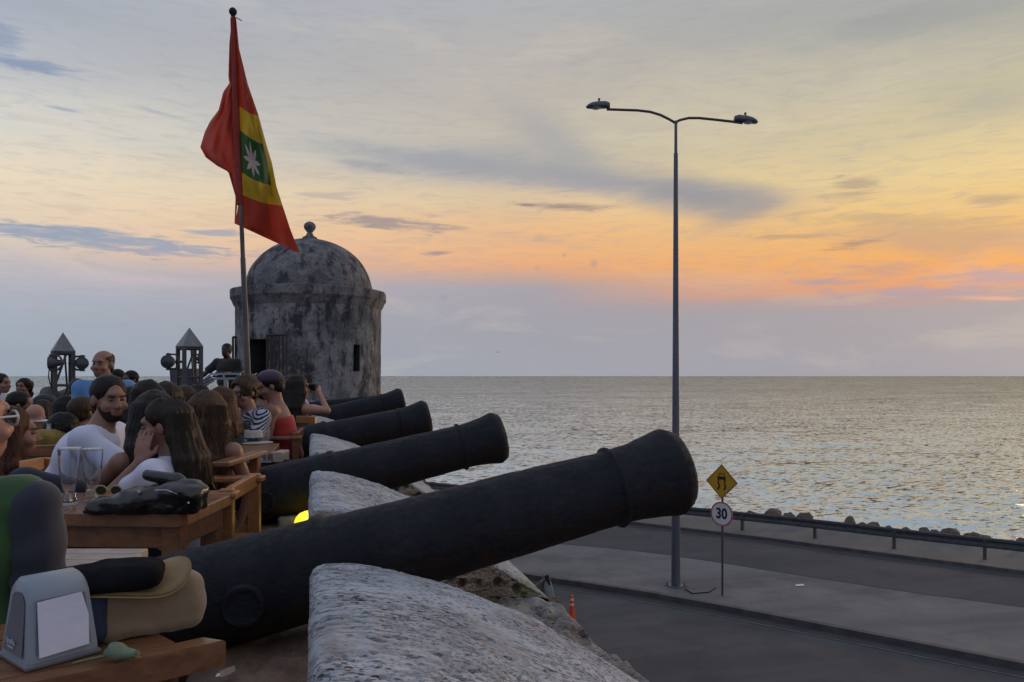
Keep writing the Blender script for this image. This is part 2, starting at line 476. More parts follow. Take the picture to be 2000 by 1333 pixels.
def rbox(c, h, rd, R=None):
    c = np.array(c, float); h = np.array(h, float); e = np.linalg.norm(h)
    def f(X, Y, Z):
        p = [X-c[0], Y-c[1], Z-c[2]]
        if R is not None: p = [R[0][i]*p[0]+R[1][i]*p[1]+R[2][i]*p[2] for i in range(3)]
        q = [np.abs(p[i])-(h[i]-rd) for i in range(3)]
        o = np.sqrt(sum(np.maximum(x, 0)**2 for x in q)); return o+np.minimum(np.maximum(q[0], np.maximum(q[1], q[2])), 0)-rd
    return c-e, c+e, f
def rotm(yaw, pitch=0, roll=0):
    return np.array(Matrix.Rotation(yaw, 3, 'Z') @ Matrix.Rotation(pitch, 3, 'X') @ Matrix.Rotation(roll, 3, 'Y'))
# ------------------------------------------------------------------ large setting: sea, ground, roads
ROAD = EYE-5.4; SEA = EYE-6.7
def sea():
    # polar sheet round the viewpoint: finer near, reaching past the horizon
    rr = []; v = 1165.
    while v > 736.2:
        rr.append(FX*(EYE-SEA)/(v-735)); v -= .8
    rr = [3.0, 10.0]+[r for r in rr if r > 15]+[16000, 40000, 100000]
    rr = np.array(rr); th = np.concatenate([np.linspace(-rad(42), rad(42), 620), np.linspace(rad(42), 2*pi-rad(42), 60)[1:-1]])
    R_, T_ = np.meshgrid(rr, th, indexing='ij')
    lx = R_*np.sin(T_); ly = R_*np.cos(T_)
    X = lx*RT[0]+ly*FW[0]; Y = lx*RT[1]+ly*FW[1]; Z = np.full_like(X, SEA)
    front = np.abs(np.where(T_ > pi, T_-2*pi, T_)) < rad(43)
    r2 = np.random.default_rng(3)
    for i in range(60):
        L = .55*(1.075**i); a = r2.normal(0, .55)+rad(70)
        k = 2*pi/L; ph = r2.uniform(0, 2*pi); A = .0052*L**.42
        s = np.sin(k*(X*math.cos(a)+Y*math.sin(a))+ph+1.1*np.sin(k*.21*(Y*math.cos(a)-X*math.sin(a))+ph*3))
        dr = R_*R_/(FX*(EYE-SEA))*1.15
        fade = np.clip((L-dr*1.6)/(dr*2+1e-6), 0, 1)*(R_ < 6000)*front
        Z += A*fade*(1-np.abs(s)*1.6+.35*s)
    n = len(th); m = len(rr); V = np.stack([X, Y, Z], -1).reshape(-1, 3)
    i, j = np.meshgrid(np.arange(m-1), np.arange(n), indexing='ij'); j2 = (j+1) % n
    F = np.stack([i*n+j, (i+1)*n+j, (i+1)*n+j2, i*n+j2], -1).reshape(-1, 4)[:, ::-1]
    m_, t, b = newmat('sea water')
    co = node(t, 'ShaderNodeNewGeometry'); pos = Nd(t, co.outputs['Position'])
    def nz(sc, st, det):
        mp = out(t, node(t, 'ShaderNodeMapping', {'Vector': pos, 'Rotation': (0, 0, YAW+.12), 'Scale': st}))
        n_ = node(t, 'ShaderNodeTexNoise', {'Vector': mp, 'Scale': sc, 'Detail': det, 'Roughness': .62, 'Distortion': .4})
        q = node(t, 'ShaderNodeVectorMath', {0: Nd(t, n_.outputs['Color']), 1: (.5, .5, .5)}, operation='SUBTRACT'); return out(t, q)
    def vm(op, a, b_): 
        return out(t, node(t, 'ShaderNodeVectorMath', {0: a, 1: b_}, operation=op))
    a_ = vm('MULTIPLY', nz(.25, (.45, 1, 1), 6), (.25, .3, 0)); c_ = vm('MULTIPLY', nz(4.6, (.32, 1, 1), 6), (1.0, 1.6, 0))
    e_ = vm('MULTIPLY', nz(.035, (.4, 1, 1), 7), (.12, .15, 0))
    s_ = vm('ADD', vm('ADD', vm('ADD', a_, c_), e_), Nd(t, co.outputs['Normal']))
    nn = out(t, node(t, 'ShaderNodeVectorMath', {0: s_}, operation='NORMALIZE')); t.links.new(nn.s, b.inputs['Normal'])
    b.inputs['Base Color'].default_value = (.13, .19, .25, 1); b.inputs['Roughness'].default_value = .2
    b.inputs['Specular Tint'].default_value = (.84, .95, 1.0, 1); b.inputs['IOR'].default_value = 1.9; b.inputs['Specular IOR Level'].default_value = .8; b.inputs['Metallic'].default_value = .0
    gl = node(t, 'ShaderNodeBsdfGlossy', {'Color': (.82, .93, 1.0, 1), 'Roughness': .22, 'Normal': nn}); df = node(t, 'ShaderNodeBsdfDiffuse', {'Color': (.22, .36, .54, 1)})
    fr = out(t, node(t, 'ShaderNodeFresnel', {'IOR': 1.38, 'Normal': nn})); mx = node(t, 'ShaderNodeMixShader', {0: fr.mr(0, .6, .66, .98)})
    t.links.new(df.outputs[0], mx.inputs[1]); t.links.new(gl.outputs[0], mx.inputs[2]); t.links.new(mx.outputs[0], [q for q in t.nodes if q.type == 'OUTPUT_MATERIAL'][0].inputs[0])
    try: m_.cycles.use_bump_map_correction = False
    except Exception: print("NOCORR")
    struct(mk('sea', V, F, m_))
sea()

def extend(pl, d0=60, d1=60):
    a = pl[0]+(pl[0]-pl[1]).normalized()*d0; b = pl[-1]+(pl[-1]-pl[-2]).normalized()*d1
    return [a]+pl+[b]
def line(pts, z, d0=60, d1=60):
    return extend([G(u, v, z) for u, v in pts], d0, d1)
K1 = line([(1060, 1133), (1150, 1146), (1300, 1169), (1500, 1207), (1750, 1256), (2000, 1305)], ROAD)
M2 = line([(1056, 1068), (1200, 1080), (1337, 1097), (1541, 1131), (1796, 1170), (2000, 1198)], ROAD)
K2 = line([(1080, 1018), (1204, 1029), (1490, 1064), (1745, 1099), (2000, 1133)], ROAD)
GRL = line([(1180, 1019), (1303, 1033), (1436, 1048), (1583, 1065), (1737, 1086), (1910, 1107)], ROAD)
sdv = (GRL[-1]-GRL[0]).normalized(); sea_n = Vector((-sdv.y, sdv.x, 0)); 
if sea_n.dot(Vector((FW[0], FW[1], 0))) < 0: sea_n = -sea_n
def resamp(pl, n):
    d = [0]
    for a, b in zip(pl, pl[1:]): d.append(d[-1]+(b-a).length)
    o = []
    for i in range(n):
        s = d[-1]*i/(n-1); k = max(j for j in range(len(d)-1) if d[j] <= s+1e-9)
        o.append(pl[k].lerp(pl[k+1], min(1, (s-d[k])/(d[k+1]-d[k]))))
    return o
def strip(name, A, B, z, m, n=60, drop=0.0, cuts=1):
    A = resamp(A, n); B = resamp(B, n); V = []; 
    for a, b in zip(A, B):
        for c in range(cuts+1):
            p = a.lerp(b, c/cuts); V.append((p.x, p.y, z))
    w = cuts+1
    F = [(i*w+c, (i+1)*w+c, (i+1)*w+c+1, i*w+c+1) for i in range(n-1) for c in range(cuts)]
    if drop:
        base = len(V); V += [(p.x, p.y, z-drop) for p in A]+[(p.x, p.y, z-drop) for p in B]
        for i in range(n-1):
            F.append((i*w, base+i, base+i+1, (i+1)*w)); F.append((i*w+cuts, (i+1)*w+cuts, base+n+i+1, base+n+i))
    return mk(name, V, F, m, smooth=False)
def asphalt(name, c1, c2, c3, gritty=.5):
    m, t, b = newmat(name); g = node(t, 'ShaderNodeNewGeometry'); pos = Nd(t, g.outputs['Position'])
    ang = math.atan2(sdv.y, sdv.x)
    st = out(t, node(t, 'ShaderNodeMapping', {'Vector': pos, 'Rotation': (0, 0, -ang), 'Scale': (.10, .9, 1)}))
    n1 = tnoise(t, st, 1.1, 6, .6, .4); n2 = tnoise(t, pos, .7, 7, .62); n3 = tnoise(t, pos, 60, 3, .7)
    c = mixc(t, n1.mr(.38, .64), c1, c2); c = mixc(t, n2.mr(.47, .70, 0, .95), c, c3)
    c = mixc(t, n3.mr(.3, .7, 0, gritty), c, (.5, .5, .5), 'SOFT_LIGHT')
    cr = node(t, 'ShaderNodeTexVoronoi', {'Vector': out(t, node(t, 'ShaderNodeMapping', {'Vector': tnoise_vec(t, pos), 'Scale': (.33, .33, .33)})), 'Scale': 1.0}, feature='DISTANCE_TO_EDGE')
    ck = Nd(t, cr.outputs[0]).mr(0, .010, .16, 0)
    c = mixc(t, ck, c, (.02, .02, .022))
    t.links.new(c.s, b.inputs['Base Color']); b.inputs['Roughness'].default_value = .85; b.inputs['Specular IOR Level'].default_value = .3
    bump(t, b, n3, .6, .015); return m
def tnoise_vec(t, pos):
    n = node(t, 'ShaderNodeTexNoise', {'Vector': pos, 'Scale': 1.3, 'Detail': 4.})
    return out(t, node(t, 'ShaderNodeVectorMath', {0: pos, 1: Nd(t, n.outputs['Color'])}, operation='ADD'))
M_asph = asphalt('near asphalt', (.056, .060, .070), (.080, .084, .093), (.044, .046, .054))
M_asph2 = asphalt('far asphalt', (.058, .061, .070), (.072, .074, .082), (.046, .048, .056))
M_med = asphalt('worn concrete median', (.150, .154, .162), (.098, .101, .112), (.18, .18, .182))
M_shoul = asphalt('sandy shoulder', (.13, .13, .13), (.11, .11, .112), (.16, .155, .145))
M_kerb = pm('kerb concrete', (.055, .055, .058), (.09, .09, .09), 3, .85, bmp=.4, bscale=30)
M_dark = pm('gutter grime', (.028, .028, .032), (.045, .045, .048), 2.2, .9, lo=.3, hi=.7)
M_line = pm('worn road paint', (.10, .10, .10), (.065, .065, .07), 5, .7, lo=.42, hi=.6, stretch=(1, 1, 1))
def off(pl, d):   # shift a polyline sideways (positive = towards the sea)
    o = []
    for i, p in enumerate(pl):
        a = pl[max(i-1, 0)]; b = pl[min(i+1, len(pl)-1)]; t_ = (b-a).normalized(); n_ = Vector((-t_.y, t_.x, 0))
        if n_.dot(sea_n) < 0: n_ = -n_
        o.append(p+n_*d)
    return o
shore = off(GRL, 3.0)
# ground sheet under everything on the land side
gpts = resamp(shore, 40)
gb = resamp(off(GRL, -90), 40)
struct(mk('ground', [(p.x, p.y, ROAD-.03) for p in gpts]+[(p.x, p.y, ROAD-.03) for p in gb], [(i, i+1, 40+i+1, 40+i) for i in range(39)], M_asph, smooth=False))
struct(strip('road', off(K1, -14), K1, ROAD, M_asph, 80, cuts=6))
struct(strip('median_pavement', K1, M2, ROAD+.13, M_med, 80, .15, cuts=4))
struct(strip('kerb', off(K1, -.16), off(K1, .0), ROAD+.134, M_kerb, 80, .15))
struct(strip('gutter_grime_strip', off(K1, -.50), off(K1, -.165), ROAD+.006, M_dark, 80))
struct(strip('edge_line', off(K1, -.60), off(K1, -.53), ROAD+.010, M_line, 80))
struct(strip('far_road', M2, K2, ROAD+.136, M_asph2, 80, cuts=4))
struct(strip('far_gutter_grime', off(K2, -.42), off(K2, -.02), ROAD+.142, M_dark, 80))
struct(strip('far_kerb', off(K2, 0), off(K2, .14), ROAD+.24, M_kerb, 80, .12))
struct(strip('shoulder', off(K2, .142), shore, ROAD+.235, M_shoul, 80, .3, cuts=4))
# the rocky bank down to the water
A = resamp(shore, 160); B = resamp(off(shore, 4.5), 160); V = []; nb = 8
for i, (a, b) in enumerate(zip(A, B)):
    for k in range(nb+1):
        p = a.lerp(b, k/nb); z = ROAD+.2-(k/nb)**1.1*2.0+.22*math.sin(i*2.3+k*1.7)*(k > 0)
        V.append((p.x, p.y, z))
M_rock = pm('shore rock', (.075, .053, .04), (.14, .10, .075), 3, .9, bmp=.8, bscale=9, bdist=.04)
struct(mk('shore_bank', V, [(i*(nb+1)+k, (i+1)*(nb+1)+k, (i+1)*(nb+1)+k+1, i*(nb+1)+k+1) for i in range(159) for k in range(nb)], M_rock))
# boulders
def boulder(seed):
    bm = bmesh_ico(2); V = bm[0]; s = seed*7.7
    d = 1+.35*vn(V[:, 0]*1.3+s, V[:, 1]*1.3, V[:, 2]*1.3, seed)+.16*vn(V[:, 0]*3+s, V[:, 1]*3, V[:, 2]*3, seed+3)
    d = np.round(d*9)/9*.5+d*.5
    return V*d[:, None]*np.array([1, .8, .7]), bm[1]
def bmesh_ico(sub):
    import bmesh
    b = bmesh.new(); bmesh.ops.create_icosphere(b, subdivisions=sub, radius=1)
    V = np.array([v.co[:] for v in b.verts]); F = [[v.index for v in f.verts] for f in b.faces]; b.free(); return V, F
meshes = []
for k in range(6):
    V, F = boulder(k+1); o = mk('boulder', V*.5, F, M_rock, smooth=False); meshes.append(o.data)
    bpy.data.objects.remove(o)
L0 = resamp(off(GRL, 2.3), 330); nrock = 0
for i in range(len(L0)):
    p = L0[i]; q = Vector((p.x, p.y))
    dcam = q.x*FW[0]+q.y*FW[1]; lat = q.x*RT[0]+q.y*RT[1]
    if dcam < 5 or dcam > 46 or not (-7 < lat < 24): continue
    if lat < 6 and i % 3: continue
    for j in range(4 if lat > 7 else 1):
        o = bpy.data.objects.new('boulder', random.choice(meshes)); C.objects.link(o)
        sc = random.choice((.4, .45, .55, .62, .72))*(.8 if j else 1)*random.uniform(.85, 1.15)
        o.scale = (sc, sc*random.uniform(.7, 1.1), sc*random.uniform(.7, 1.25)*(1 if lat > 7.5 else .45))
        o.location = (p.x+sea_n.x*random.uniform(-.2, .4+j*.8)+random.uniform(-.2, .2), p.y+sea_n.y*random.uniform(-.2, .4+j*.8), ROAD+.30-j*.2+random.uniform(-.08, .12)-(.12 if lat < 7.5 else 0))
        o.rotation_euler = (random.uniform(-.4, .4), random.uniform(-.4, .4), random.uniform(0, 6.3))
        tag(o, 'rough brown boulder of the sea defence behind the metal guardrail', 'boulder', 'boulders heaped along the shore behind the guardrail'); nrock += 1
# guardrail
M_galv = pm('dull galvanised steel', (.055, .06, .07), (.09, .095, .10), 6, .55, metal=.4, bmp=.15, bscale=60)
g = thing('guardrail', 'long grey steel guardrail on short posts along the seaward edge of the far road', 'guardrail', tuple(GRL[3]))
rail = MB(); n = 80; pl = resamp(GRL, n)
prof = [(0, .62), (.035, .60), (.035, .54), (-.01, .50), (-.01, .46), (.035, .42), (.035, .36), (0, .33)]
z0 = ROAD+.235
V = []
for i, p in enumerate(pl):
    for (dx_, dzz) in prof: V.append((p.x-sea_n.x*(dx_+.05), p.y-sea_n.y*(dx_+.05), z0+dzz))
    for (dx_, dzz) in prof[::-1]: V.append((p.x-sea_n.x*(dx_+.044), p.y-sea_n.y*(dx_+.044), z0+dzz))
w = 2*len(prof)
F = [(i*w+k, i*w+(k+1) % w, (i+1)*w+(k+1) % w, (i+1)*w+k) for i in range(n-1) for k in range(w)]
mk('rail', V, F, M_galv, g, smooth=False)
pm_mesh = None
bases = [(1180, 1020), (1303, 1033), (1436, 1048), (1583, 1065), (1737, 1086), (1910, 1107), (2090, 1130)]
for u, v in bases:
    p = G(u, v, ROAD+.1); q = min(resamp(GRL, 400), key=lambda k: (k.xy-p.xy).length)
    MB().box((q.x, q.y, z0+.24), (.045, .07, .29), R=rotm(math.atan2(sdv.y, sdv.x)), bev=.008).build('post', M_galv, g)
# litter on the far road
p = G(1561, 1144, ROAD+.14)
tag(mk('paper_sheet', [(p.x-.12, p.y-.03, ROAD+.145), (p.x+.11, p.y-.06, ROAD+.15), (p.x+.13, p.y+.03, ROAD+.165), (p.x-.07, p.y+.06, ROAD+.15)], [(0, 1, 2, 3)], pm('white paper', (.7, .7, .7)), smooth=False),
    'scrap of white paper lying on the pale concrete median', 'litter')

# ------------------------------------------------------------------ bastion: floor, ledge, walls
M_floor = pm('trodden brown earth and stone', (.085, .058, .042), (.15, .11, .085), 5, .9, bmp=.6, bscale=25, bdist=.02)
M_wall = pm('old bastion stone', (.14, .13, .125), (.28, .265, .25), 3, .95, bmp=.8, bscale=14, bdist=.03)
mb = MB(); mb.box((-9.0, 8.5, -.05), (9.0, 14, .05)); struct(mb.build('platform_floor', M_floor))
# bastion body with battered outer faces
top = [(1.05, -5.5), (1.05, 22.3), (-18, 22.3), (-18, -5.5)]; bot = [(1.95, -6.4), (1.95, 23.2), (-18.9, 23.2), (-18.9, -6.4)]
V = [(x, y, -.1) for x, y in top]+[(x, y, SEA-1) for x, y in bot]
struct(mk('bastion_base', V, [(0, 1, 2, 3), (0, 4, 5, 1), (1, 5, 6, 2), (2, 6, 7, 3), (3, 7, 4, 0)], M_wall, smooth=False))

def ztop(x): return np.interp(x, [-1, 0, .006, .016, .04, .12, .2, .36, .64, .96, 1.02, 1.07], np.array([-.52, -.530, -.514, -.505, -.500, -.508, -.530, -.585, -.715, -.925, -.985, -1.1]))+EYE
def zsill(x): return np.interp(x, [-1, 0, .5, 1.0, 1.04, 1.07], np.array([-.86, -.86, -.87, -.935, -.985, -1.1]))+EYE
def stone_mat():
    m, t, b = newmat('weathered coral limestone')
    co = objco(t); wear = node(t, 'ShaderNodeAttribute', attribute_name='wear'); br = node(t, 'ShaderNodeAttribute', attribute_name='brown')
    w = Nd(t, wear.outputs['Fac']); r = Nd(t, br.outputs['Fac'])
    n1 = tnoise(t, co, 3.2, 6, .62); n2 = tnoise(t, objco(t, (4, 26, 26), rot=(0, 0, rad(8))), 1.6, 6, .65); n3 = tnoise(t, co, 90, 4, .6)
    c = mixc(t, n1.mr(.34, .66), (.25, .268, .30), (.43, .452, .49))
    c = mixc(t, n2.mr(.48, .62, 0, .7), c, (.17, .175, .19))
    c = mixc(t, tnoise(t, co, 4.5, 6, .7).mr(.52, .68, 0, .55), c, (.25, .205, .185)); c = mixc(t, tnoise(t, objco(t, (1, 2.2, 2.2), rot=(0, 0, rad(9))), 2.2, 4, .6).mr(.40, .62, 0, .5), c, (.56, .58, .61))
    tan = mixc(t, n1.mr(.4, .6), (.34, .235, .17), (.46, .38, .31))
    c = mixc(t, r, c, tan)
    c = mixc(t, w.sat(), c, (.045, .04, .038))
    moss = tnoise(t, co, 9, 5, .7); ma = node(t, 'ShaderNodeAttribute', attribute_name='moss')
    c = mixc(t, (moss.mr(.42, .58)*Nd(t, ma.outputs['Fac'])).sat(), c, (.16, .17, .05))
    def pits(sc, rot, t0, t1, nsc, lo, hi):
        jit = out(t, node(t, 'ShaderNodeVectorMath', {0: objco(t, sc, rot=(0, 0, rad(rot))), 1: Nd(t, node(t, 'ShaderNodeTexNoise', {'Vector': co, 'Scale': 14.0, 'Detail': 3.0}).outputs['Color'])}, operation='ADD'))
        v = Nd(t, node(t, 'ShaderNodeTexVoronoi', {'Vector': jit, 'Scale': 1.0}, feature='F1').outputs['Distance'])
        return (v.mr(t0, t1, 0, 1)*tnoise(t, co, nsc, 4, .6).mr(lo, hi, 0, 1)).sat()
    pa = pits((30, 62, 55), 8, .31, .17, 3.4, .47, .60); pb_ = pits((66, 140, 120), 8, .38, .20, 5.0, .42, .56)
    lam = tnoise(t, objco(t, (4, 52, 52), rot=(0, 0, rad(9))), 1.5, 6, .65, .7); ll = (lam.mr(.54, .66, 0, 1)*tnoise(t, co, 2.6, 4, .6).mr(.38, .60, .12, 1)).sat()
    c = mixc(t, ll*.75, c, (.085, .085, .095)); c = mixc(t, pb_*.5, c, (.06, .058, .06)); c = mixc(t, pa*.92, c, (.03, .027, .026))
    t.links.new(c.s, b.inputs['Base Color']); b.inputs['Roughness'].default_value = .93; b.inputs['Specular IOR Level'].default_value = .25
    hh = n3*.35+n2*.5-pa*2.2-pb_*1.0-ll*.7
    bump(t, b, hh, .8, .009); return m
M_stone = stone_mat()
par = thing('parapet_wall', 'low pale pitted coral stone parapet with sloping merlons between the cannons', 'parapet', (0, 0, 0))
def attr(o, nm, arr):
    a = o.data.attributes.new(nm, 'FLOAT', 'POINT'); a.data.foreach_set('value', np.asarray(arr, dtype=np.float32).ravel())
def normals(P3):
    du = np.gradient(P3, axis=0); dv = np.gradient(P3, axis=1); n = np.cross(du, dv); return n/(np.linalg.norm(n, axis=-1, keepdims=True)+1e-9)
def merlon(y0, y1, res, seed):
    hx = max(res, .004)
    xs = [(0.0, a) for a in np.linspace(0, 1, max(8, int(.4/(res*2.5))))[:-1]]
    xs += [(x, 1.) for x in np.concatenate([np.linspace(0, .06, 8)[:-1], np.arange(.06, 1.07, hx)])]
    xs += [(1.07+d*.12, 1.) for d in (0.02, .3, .6, 1)]
    X0 = np.array([a for a, _ in xs]); AX = np.array([b for _, b in xs])
    nch = max(8, int(.36/(res*1.5)))
    rows = [(y0, w) for w in np.linspace(-.1, 1, nch)[:-1]]+[(y, 1.) for y in np.arange(y0, y1, res)]+[(y1, 1.)]+[(y1, w) for w in np.linspace(1, -.1, nch)[1:]]
    Y0 = np.array([a for a, _ in rows]); WY = np.array([b for _, b in rows])
    Xg, Yg = np.meshgrid(X0, Y0, indexing='ij'); Ax, Wy = np.meshgrid(AX, WY, indexing='ij')
    zt = ztop(Xg)+.018*fbm(Xg*1.5, Yg*1.5, Xg*0, 3, seed); zs = zsill(Xg)
    # round the long edges over
    e = np.minimum(Yg-y0, y1-Yg); zt = zt-.014*np.exp(-e/.010)*(Wy >= 1)-.014*(Wy < 1)
    out_ = np.clip((Xg-1.07)/.12, 0, 1)
    zt = np.where(Xg > 1.07, EYE-1.1-out_*.35, zt); zs = np.where(Xg > 1.07, zt, zs)
    w = np.minimum(Wy, 1); Z = zs+(zt-zs)*w
    inner = Ax < 1; Z = np.where(inner, .38+(np.minimum(Z, 9)-.38)*Ax, Z)
    P3 = np.stack([Xg, Yg, Z], -1)
    N = normals(P3); 
    if N[len(X0)//2, len(Y0)//2, 2] < 0: N = -N
    x, y, z = P3[..., 0]+seed*3.1, P3[..., 1], P3[..., 2]
    # lamination lines run a little askew of the slope
    q = y*.97+x*.16+.02*fbm(x*5, y*5, z*5, 3, seed+2)
    rid = 1-np.abs(fbm(x*5.5, q*46, z*46, 4, seed+4))*3.2
    big = fbm(x*2.4, y*3, z*3, 4, seed+1)
    d = .012*big+.0022*rid+.0016*fbm(x*40, y*40, z*40, 2, seed+8)
    wd, wh = worley(x*26, q*44, z*40, seed+6)
    dens = fbm(x*2.2, y*2.6, z*2.6, 3, seed+11)
    pit = np.clip((.36-wd)/.2, 0, 1)*(wh > .52-.5*dens)
    cheek = (Wy < 1) & ~inner
    wd2, wh2 = worley(x*17, y*17, z*17, seed+16)
    pit2 = np.clip((.42-wd2)/.2, 0, 1)*(wh2 > .35)*cheek
    tiny, wh3 = worley(x*75, q*110, z*100, seed+21); pit3 = np.clip((.4-tiny)/.25, 0, 1)*(wh3 > .38-.3*dens)
    d = d-.010*pit*(.5+wh)-.02*pit2-.0035*pit3-.012*np.clip(big*-1, 0, 1)*cheek
    P3 = P3+N*d[..., None]
    n0, n1 = P3.shape[:2]
    i, j = np.meshgrid(np.arange(n0-1), np.arange(n1-1), indexing='ij')
    F = np.stack([i*n1+j, (i+1)*n1+j, (i+1)*n1+j+1, i*n1+j+1], -1).reshape(-1, 4)
    o = mk('merlon', P3.reshape(-1, 3), F, M_stone, par)
    attr(o, 'wear', np.clip(pit*.5+pit2*.85+pit3*.3+np.clip(-rid+.1, 0, 1)*.2, 0, .92))
    attr(o, 'brown', np.clip(cheek*.9+.3*(inner)+np.clip(fbm(x*3, y*3, z*3, 3, seed+30)-.25, 0, 1)*.6, 0, 1))
    attr(o, 'moss', np.clip(1-np.hypot(Xg-1.03, (Yg-y0-.02)*.8)/.22, 0, 1)*(Z < EYE-.7)*2.4)
MER = [(-.9, -.05, .03), (.85, 2.17, .0042), (3.08, 4.26, .0055), (5.32, 6.87, .010), (8.0, 9.92, .015), (11.2, 13.9, .03), (15.0, 16.2, .05)]
for k, (a, b, r) in enumerate(MER): merlon(a, b, r, 3+k)
# embrasure sills
def sillmesh(y0, y1, res, seed):
    xs = np.concatenate([np.arange(-.0, 1.07, max(res, .006)), [1.09, 1.14, 1.2]]); ys = np.arange(y0-.03, y1+.03+res, res)
    X, Y = np.meshgrid(xs, ys, indexing='ij'); Z = np.where(X > 1.07, EYE-1.1-(X-1.07)/.12*.35, zsill(X))
    Z = Z+.05*fbm(X*4, Y*4, X*0, 4, seed)+.02*fbm(X*22, Y*22, X*0, 3, seed+2)-.02
    wd, wh = worley(X*20, Y*20, X*0, seed); pit = np.clip((.4-wd)/.2, 0, 1)*(wh > .5); Z = Z-.02*pit
    n0, n1 = X.shape; i, j = np.meshgrid(np.arange(n0-1), np.arange(n1-1), indexing='ij')
    F = np.stack([i*n1+j, (i+1)*n1+j, (i+1)*n1+j+1, i*n1+j+1], -1).reshape(-1, 4)
    o = mk('sill', np.stack([X, Y, Z], -1).reshape(-1, 3), F, M_stone, par)
    attr(o, 'wear', np.clip(.45+.5*pit+.6*fbm(X*7, Y*7, X*0, 4, seed+5), 0, .85)); attr(o, 'brown', X*0+.35); attr(o, 'moss', np.clip(fbm(X*3, Y*3, X*0, 3, 9)*1.5, 0, .6))
for k in range(len(MER)-1): sillmesh(MER[k][1], MER[k+1][0], .012 if k < 3 else .05, 40+k)
mb = MB(); mb.box((.52, -3, .05), (.53, 2.12, .30)); mb.box((.52, 19, .05), (.53, 2.8, .6))
mb.build('wall_core', M_wall, par)
# ledge on which the cannons rest
def ledge():
    xs = np.linspace(-.36, .012, 28); ys = np.arange(.2, 16.5, .04); X, Y = np.meshgrid(xs, ys, indexing='ij')
    Z = .385+.02*fbm(X*6, Y*6, X*0, 4, 77)+.008*fbm(X*30, Y*30, X*0, 2, 78); Z[0] = 0; Z[1] = .37; X[0] -= .03
    n0, n1 = X.shape; i, j = np.meshgrid(np.arange(n0-1), np.arange(n1-1), indexing='ij')
    struct(mk('earth_ledge', np.stack([X, Y, Z], -1).reshape(-1, 3), np.stack([i*n1+j, (i+1)*n1+j, (i+1)*n1+j+1, i*n1+j+1], -1).reshape(-1, 4), M_floor))
ledge()
# scraps on the ledge under the first cannon
q = P(447, 1307, 2.16)
M_scrap = pm('torn card', (.42, .30, .22), (.30, .2, .14), 30, .8)
V = [(0, 0, 0), (.02, .004, .004), (.034, .002, .014), (.03, .02, .022), (.01, .024, .016), (-.006, .012, .012)]
tag(mk('card_scrap', [(q.x+a*1.1-.02, .0+q.y+b, .405+c) for a, b, c in V], [(0, 1, 2, 3, 4, 5)], M_scrap, smooth=False), 'torn piece of tan card on the brown earth below the nearest cannon', 'litter')
V = [(0, 0, 0), (.03, .0, .002), (.035, .012, .006), (.004, .014, .004)]
q2 = P(428, 1303, 2.16)
tag(mk('paper_scrap', [(q2.x+a*.8-.01, q2.y+b, .405+c) for a, b, c in V], [(0, 1, 2, 3)], pm('white paper', (.7, .7, .7)), smooth=False), 'small white paper scrap on the earth left of the torn card', 'litter')
# ------------------------------------------------------------------ cannons
def iron_mat():
    m, t, b = newmat('tarred black iron')
    co = objco(t); geo = node(t, 'ShaderNodeNewGeometry')
    n1 = tnoise(t, co, 5, 6, .6); n2 = tnoise(t, co, 38, 5, .65); n3 = tnoise(t, co, 14, 7, .7)
    sx = node(t, 'ShaderNodeSeparateXYZ', {0: Nd(t, geo.outputs['Normal'])}); down = Nd(t, sx.outputs[2])*-1.0
    c = mixc(t, n1.mr(.35, .65), (.006, .008, .013), (.014, .016, .022))
    rust = (n3.mr(.40, .60)*down.mr(-.15, .6, .0, 1.0)).sat()
    c = mixc(t, rust, c, (.030, .015, .009))
    c = mixc(t, n2.mr(.60, .74, 0, .35), c, (.035, .036, .042))
    t.links.new(c.s, b.inputs['Base Color']); b.inputs['Metallic'].default_value = .0
    t.links.new(n2.mr(.3, .7, .5, .8).s, b.inputs['Roughness']); b.inputs['Specular IOR Level'].default_value = .21
    bump(t, b, n2*.7+n3*.9, .7, .015); return m
M_iron = iron_mat()
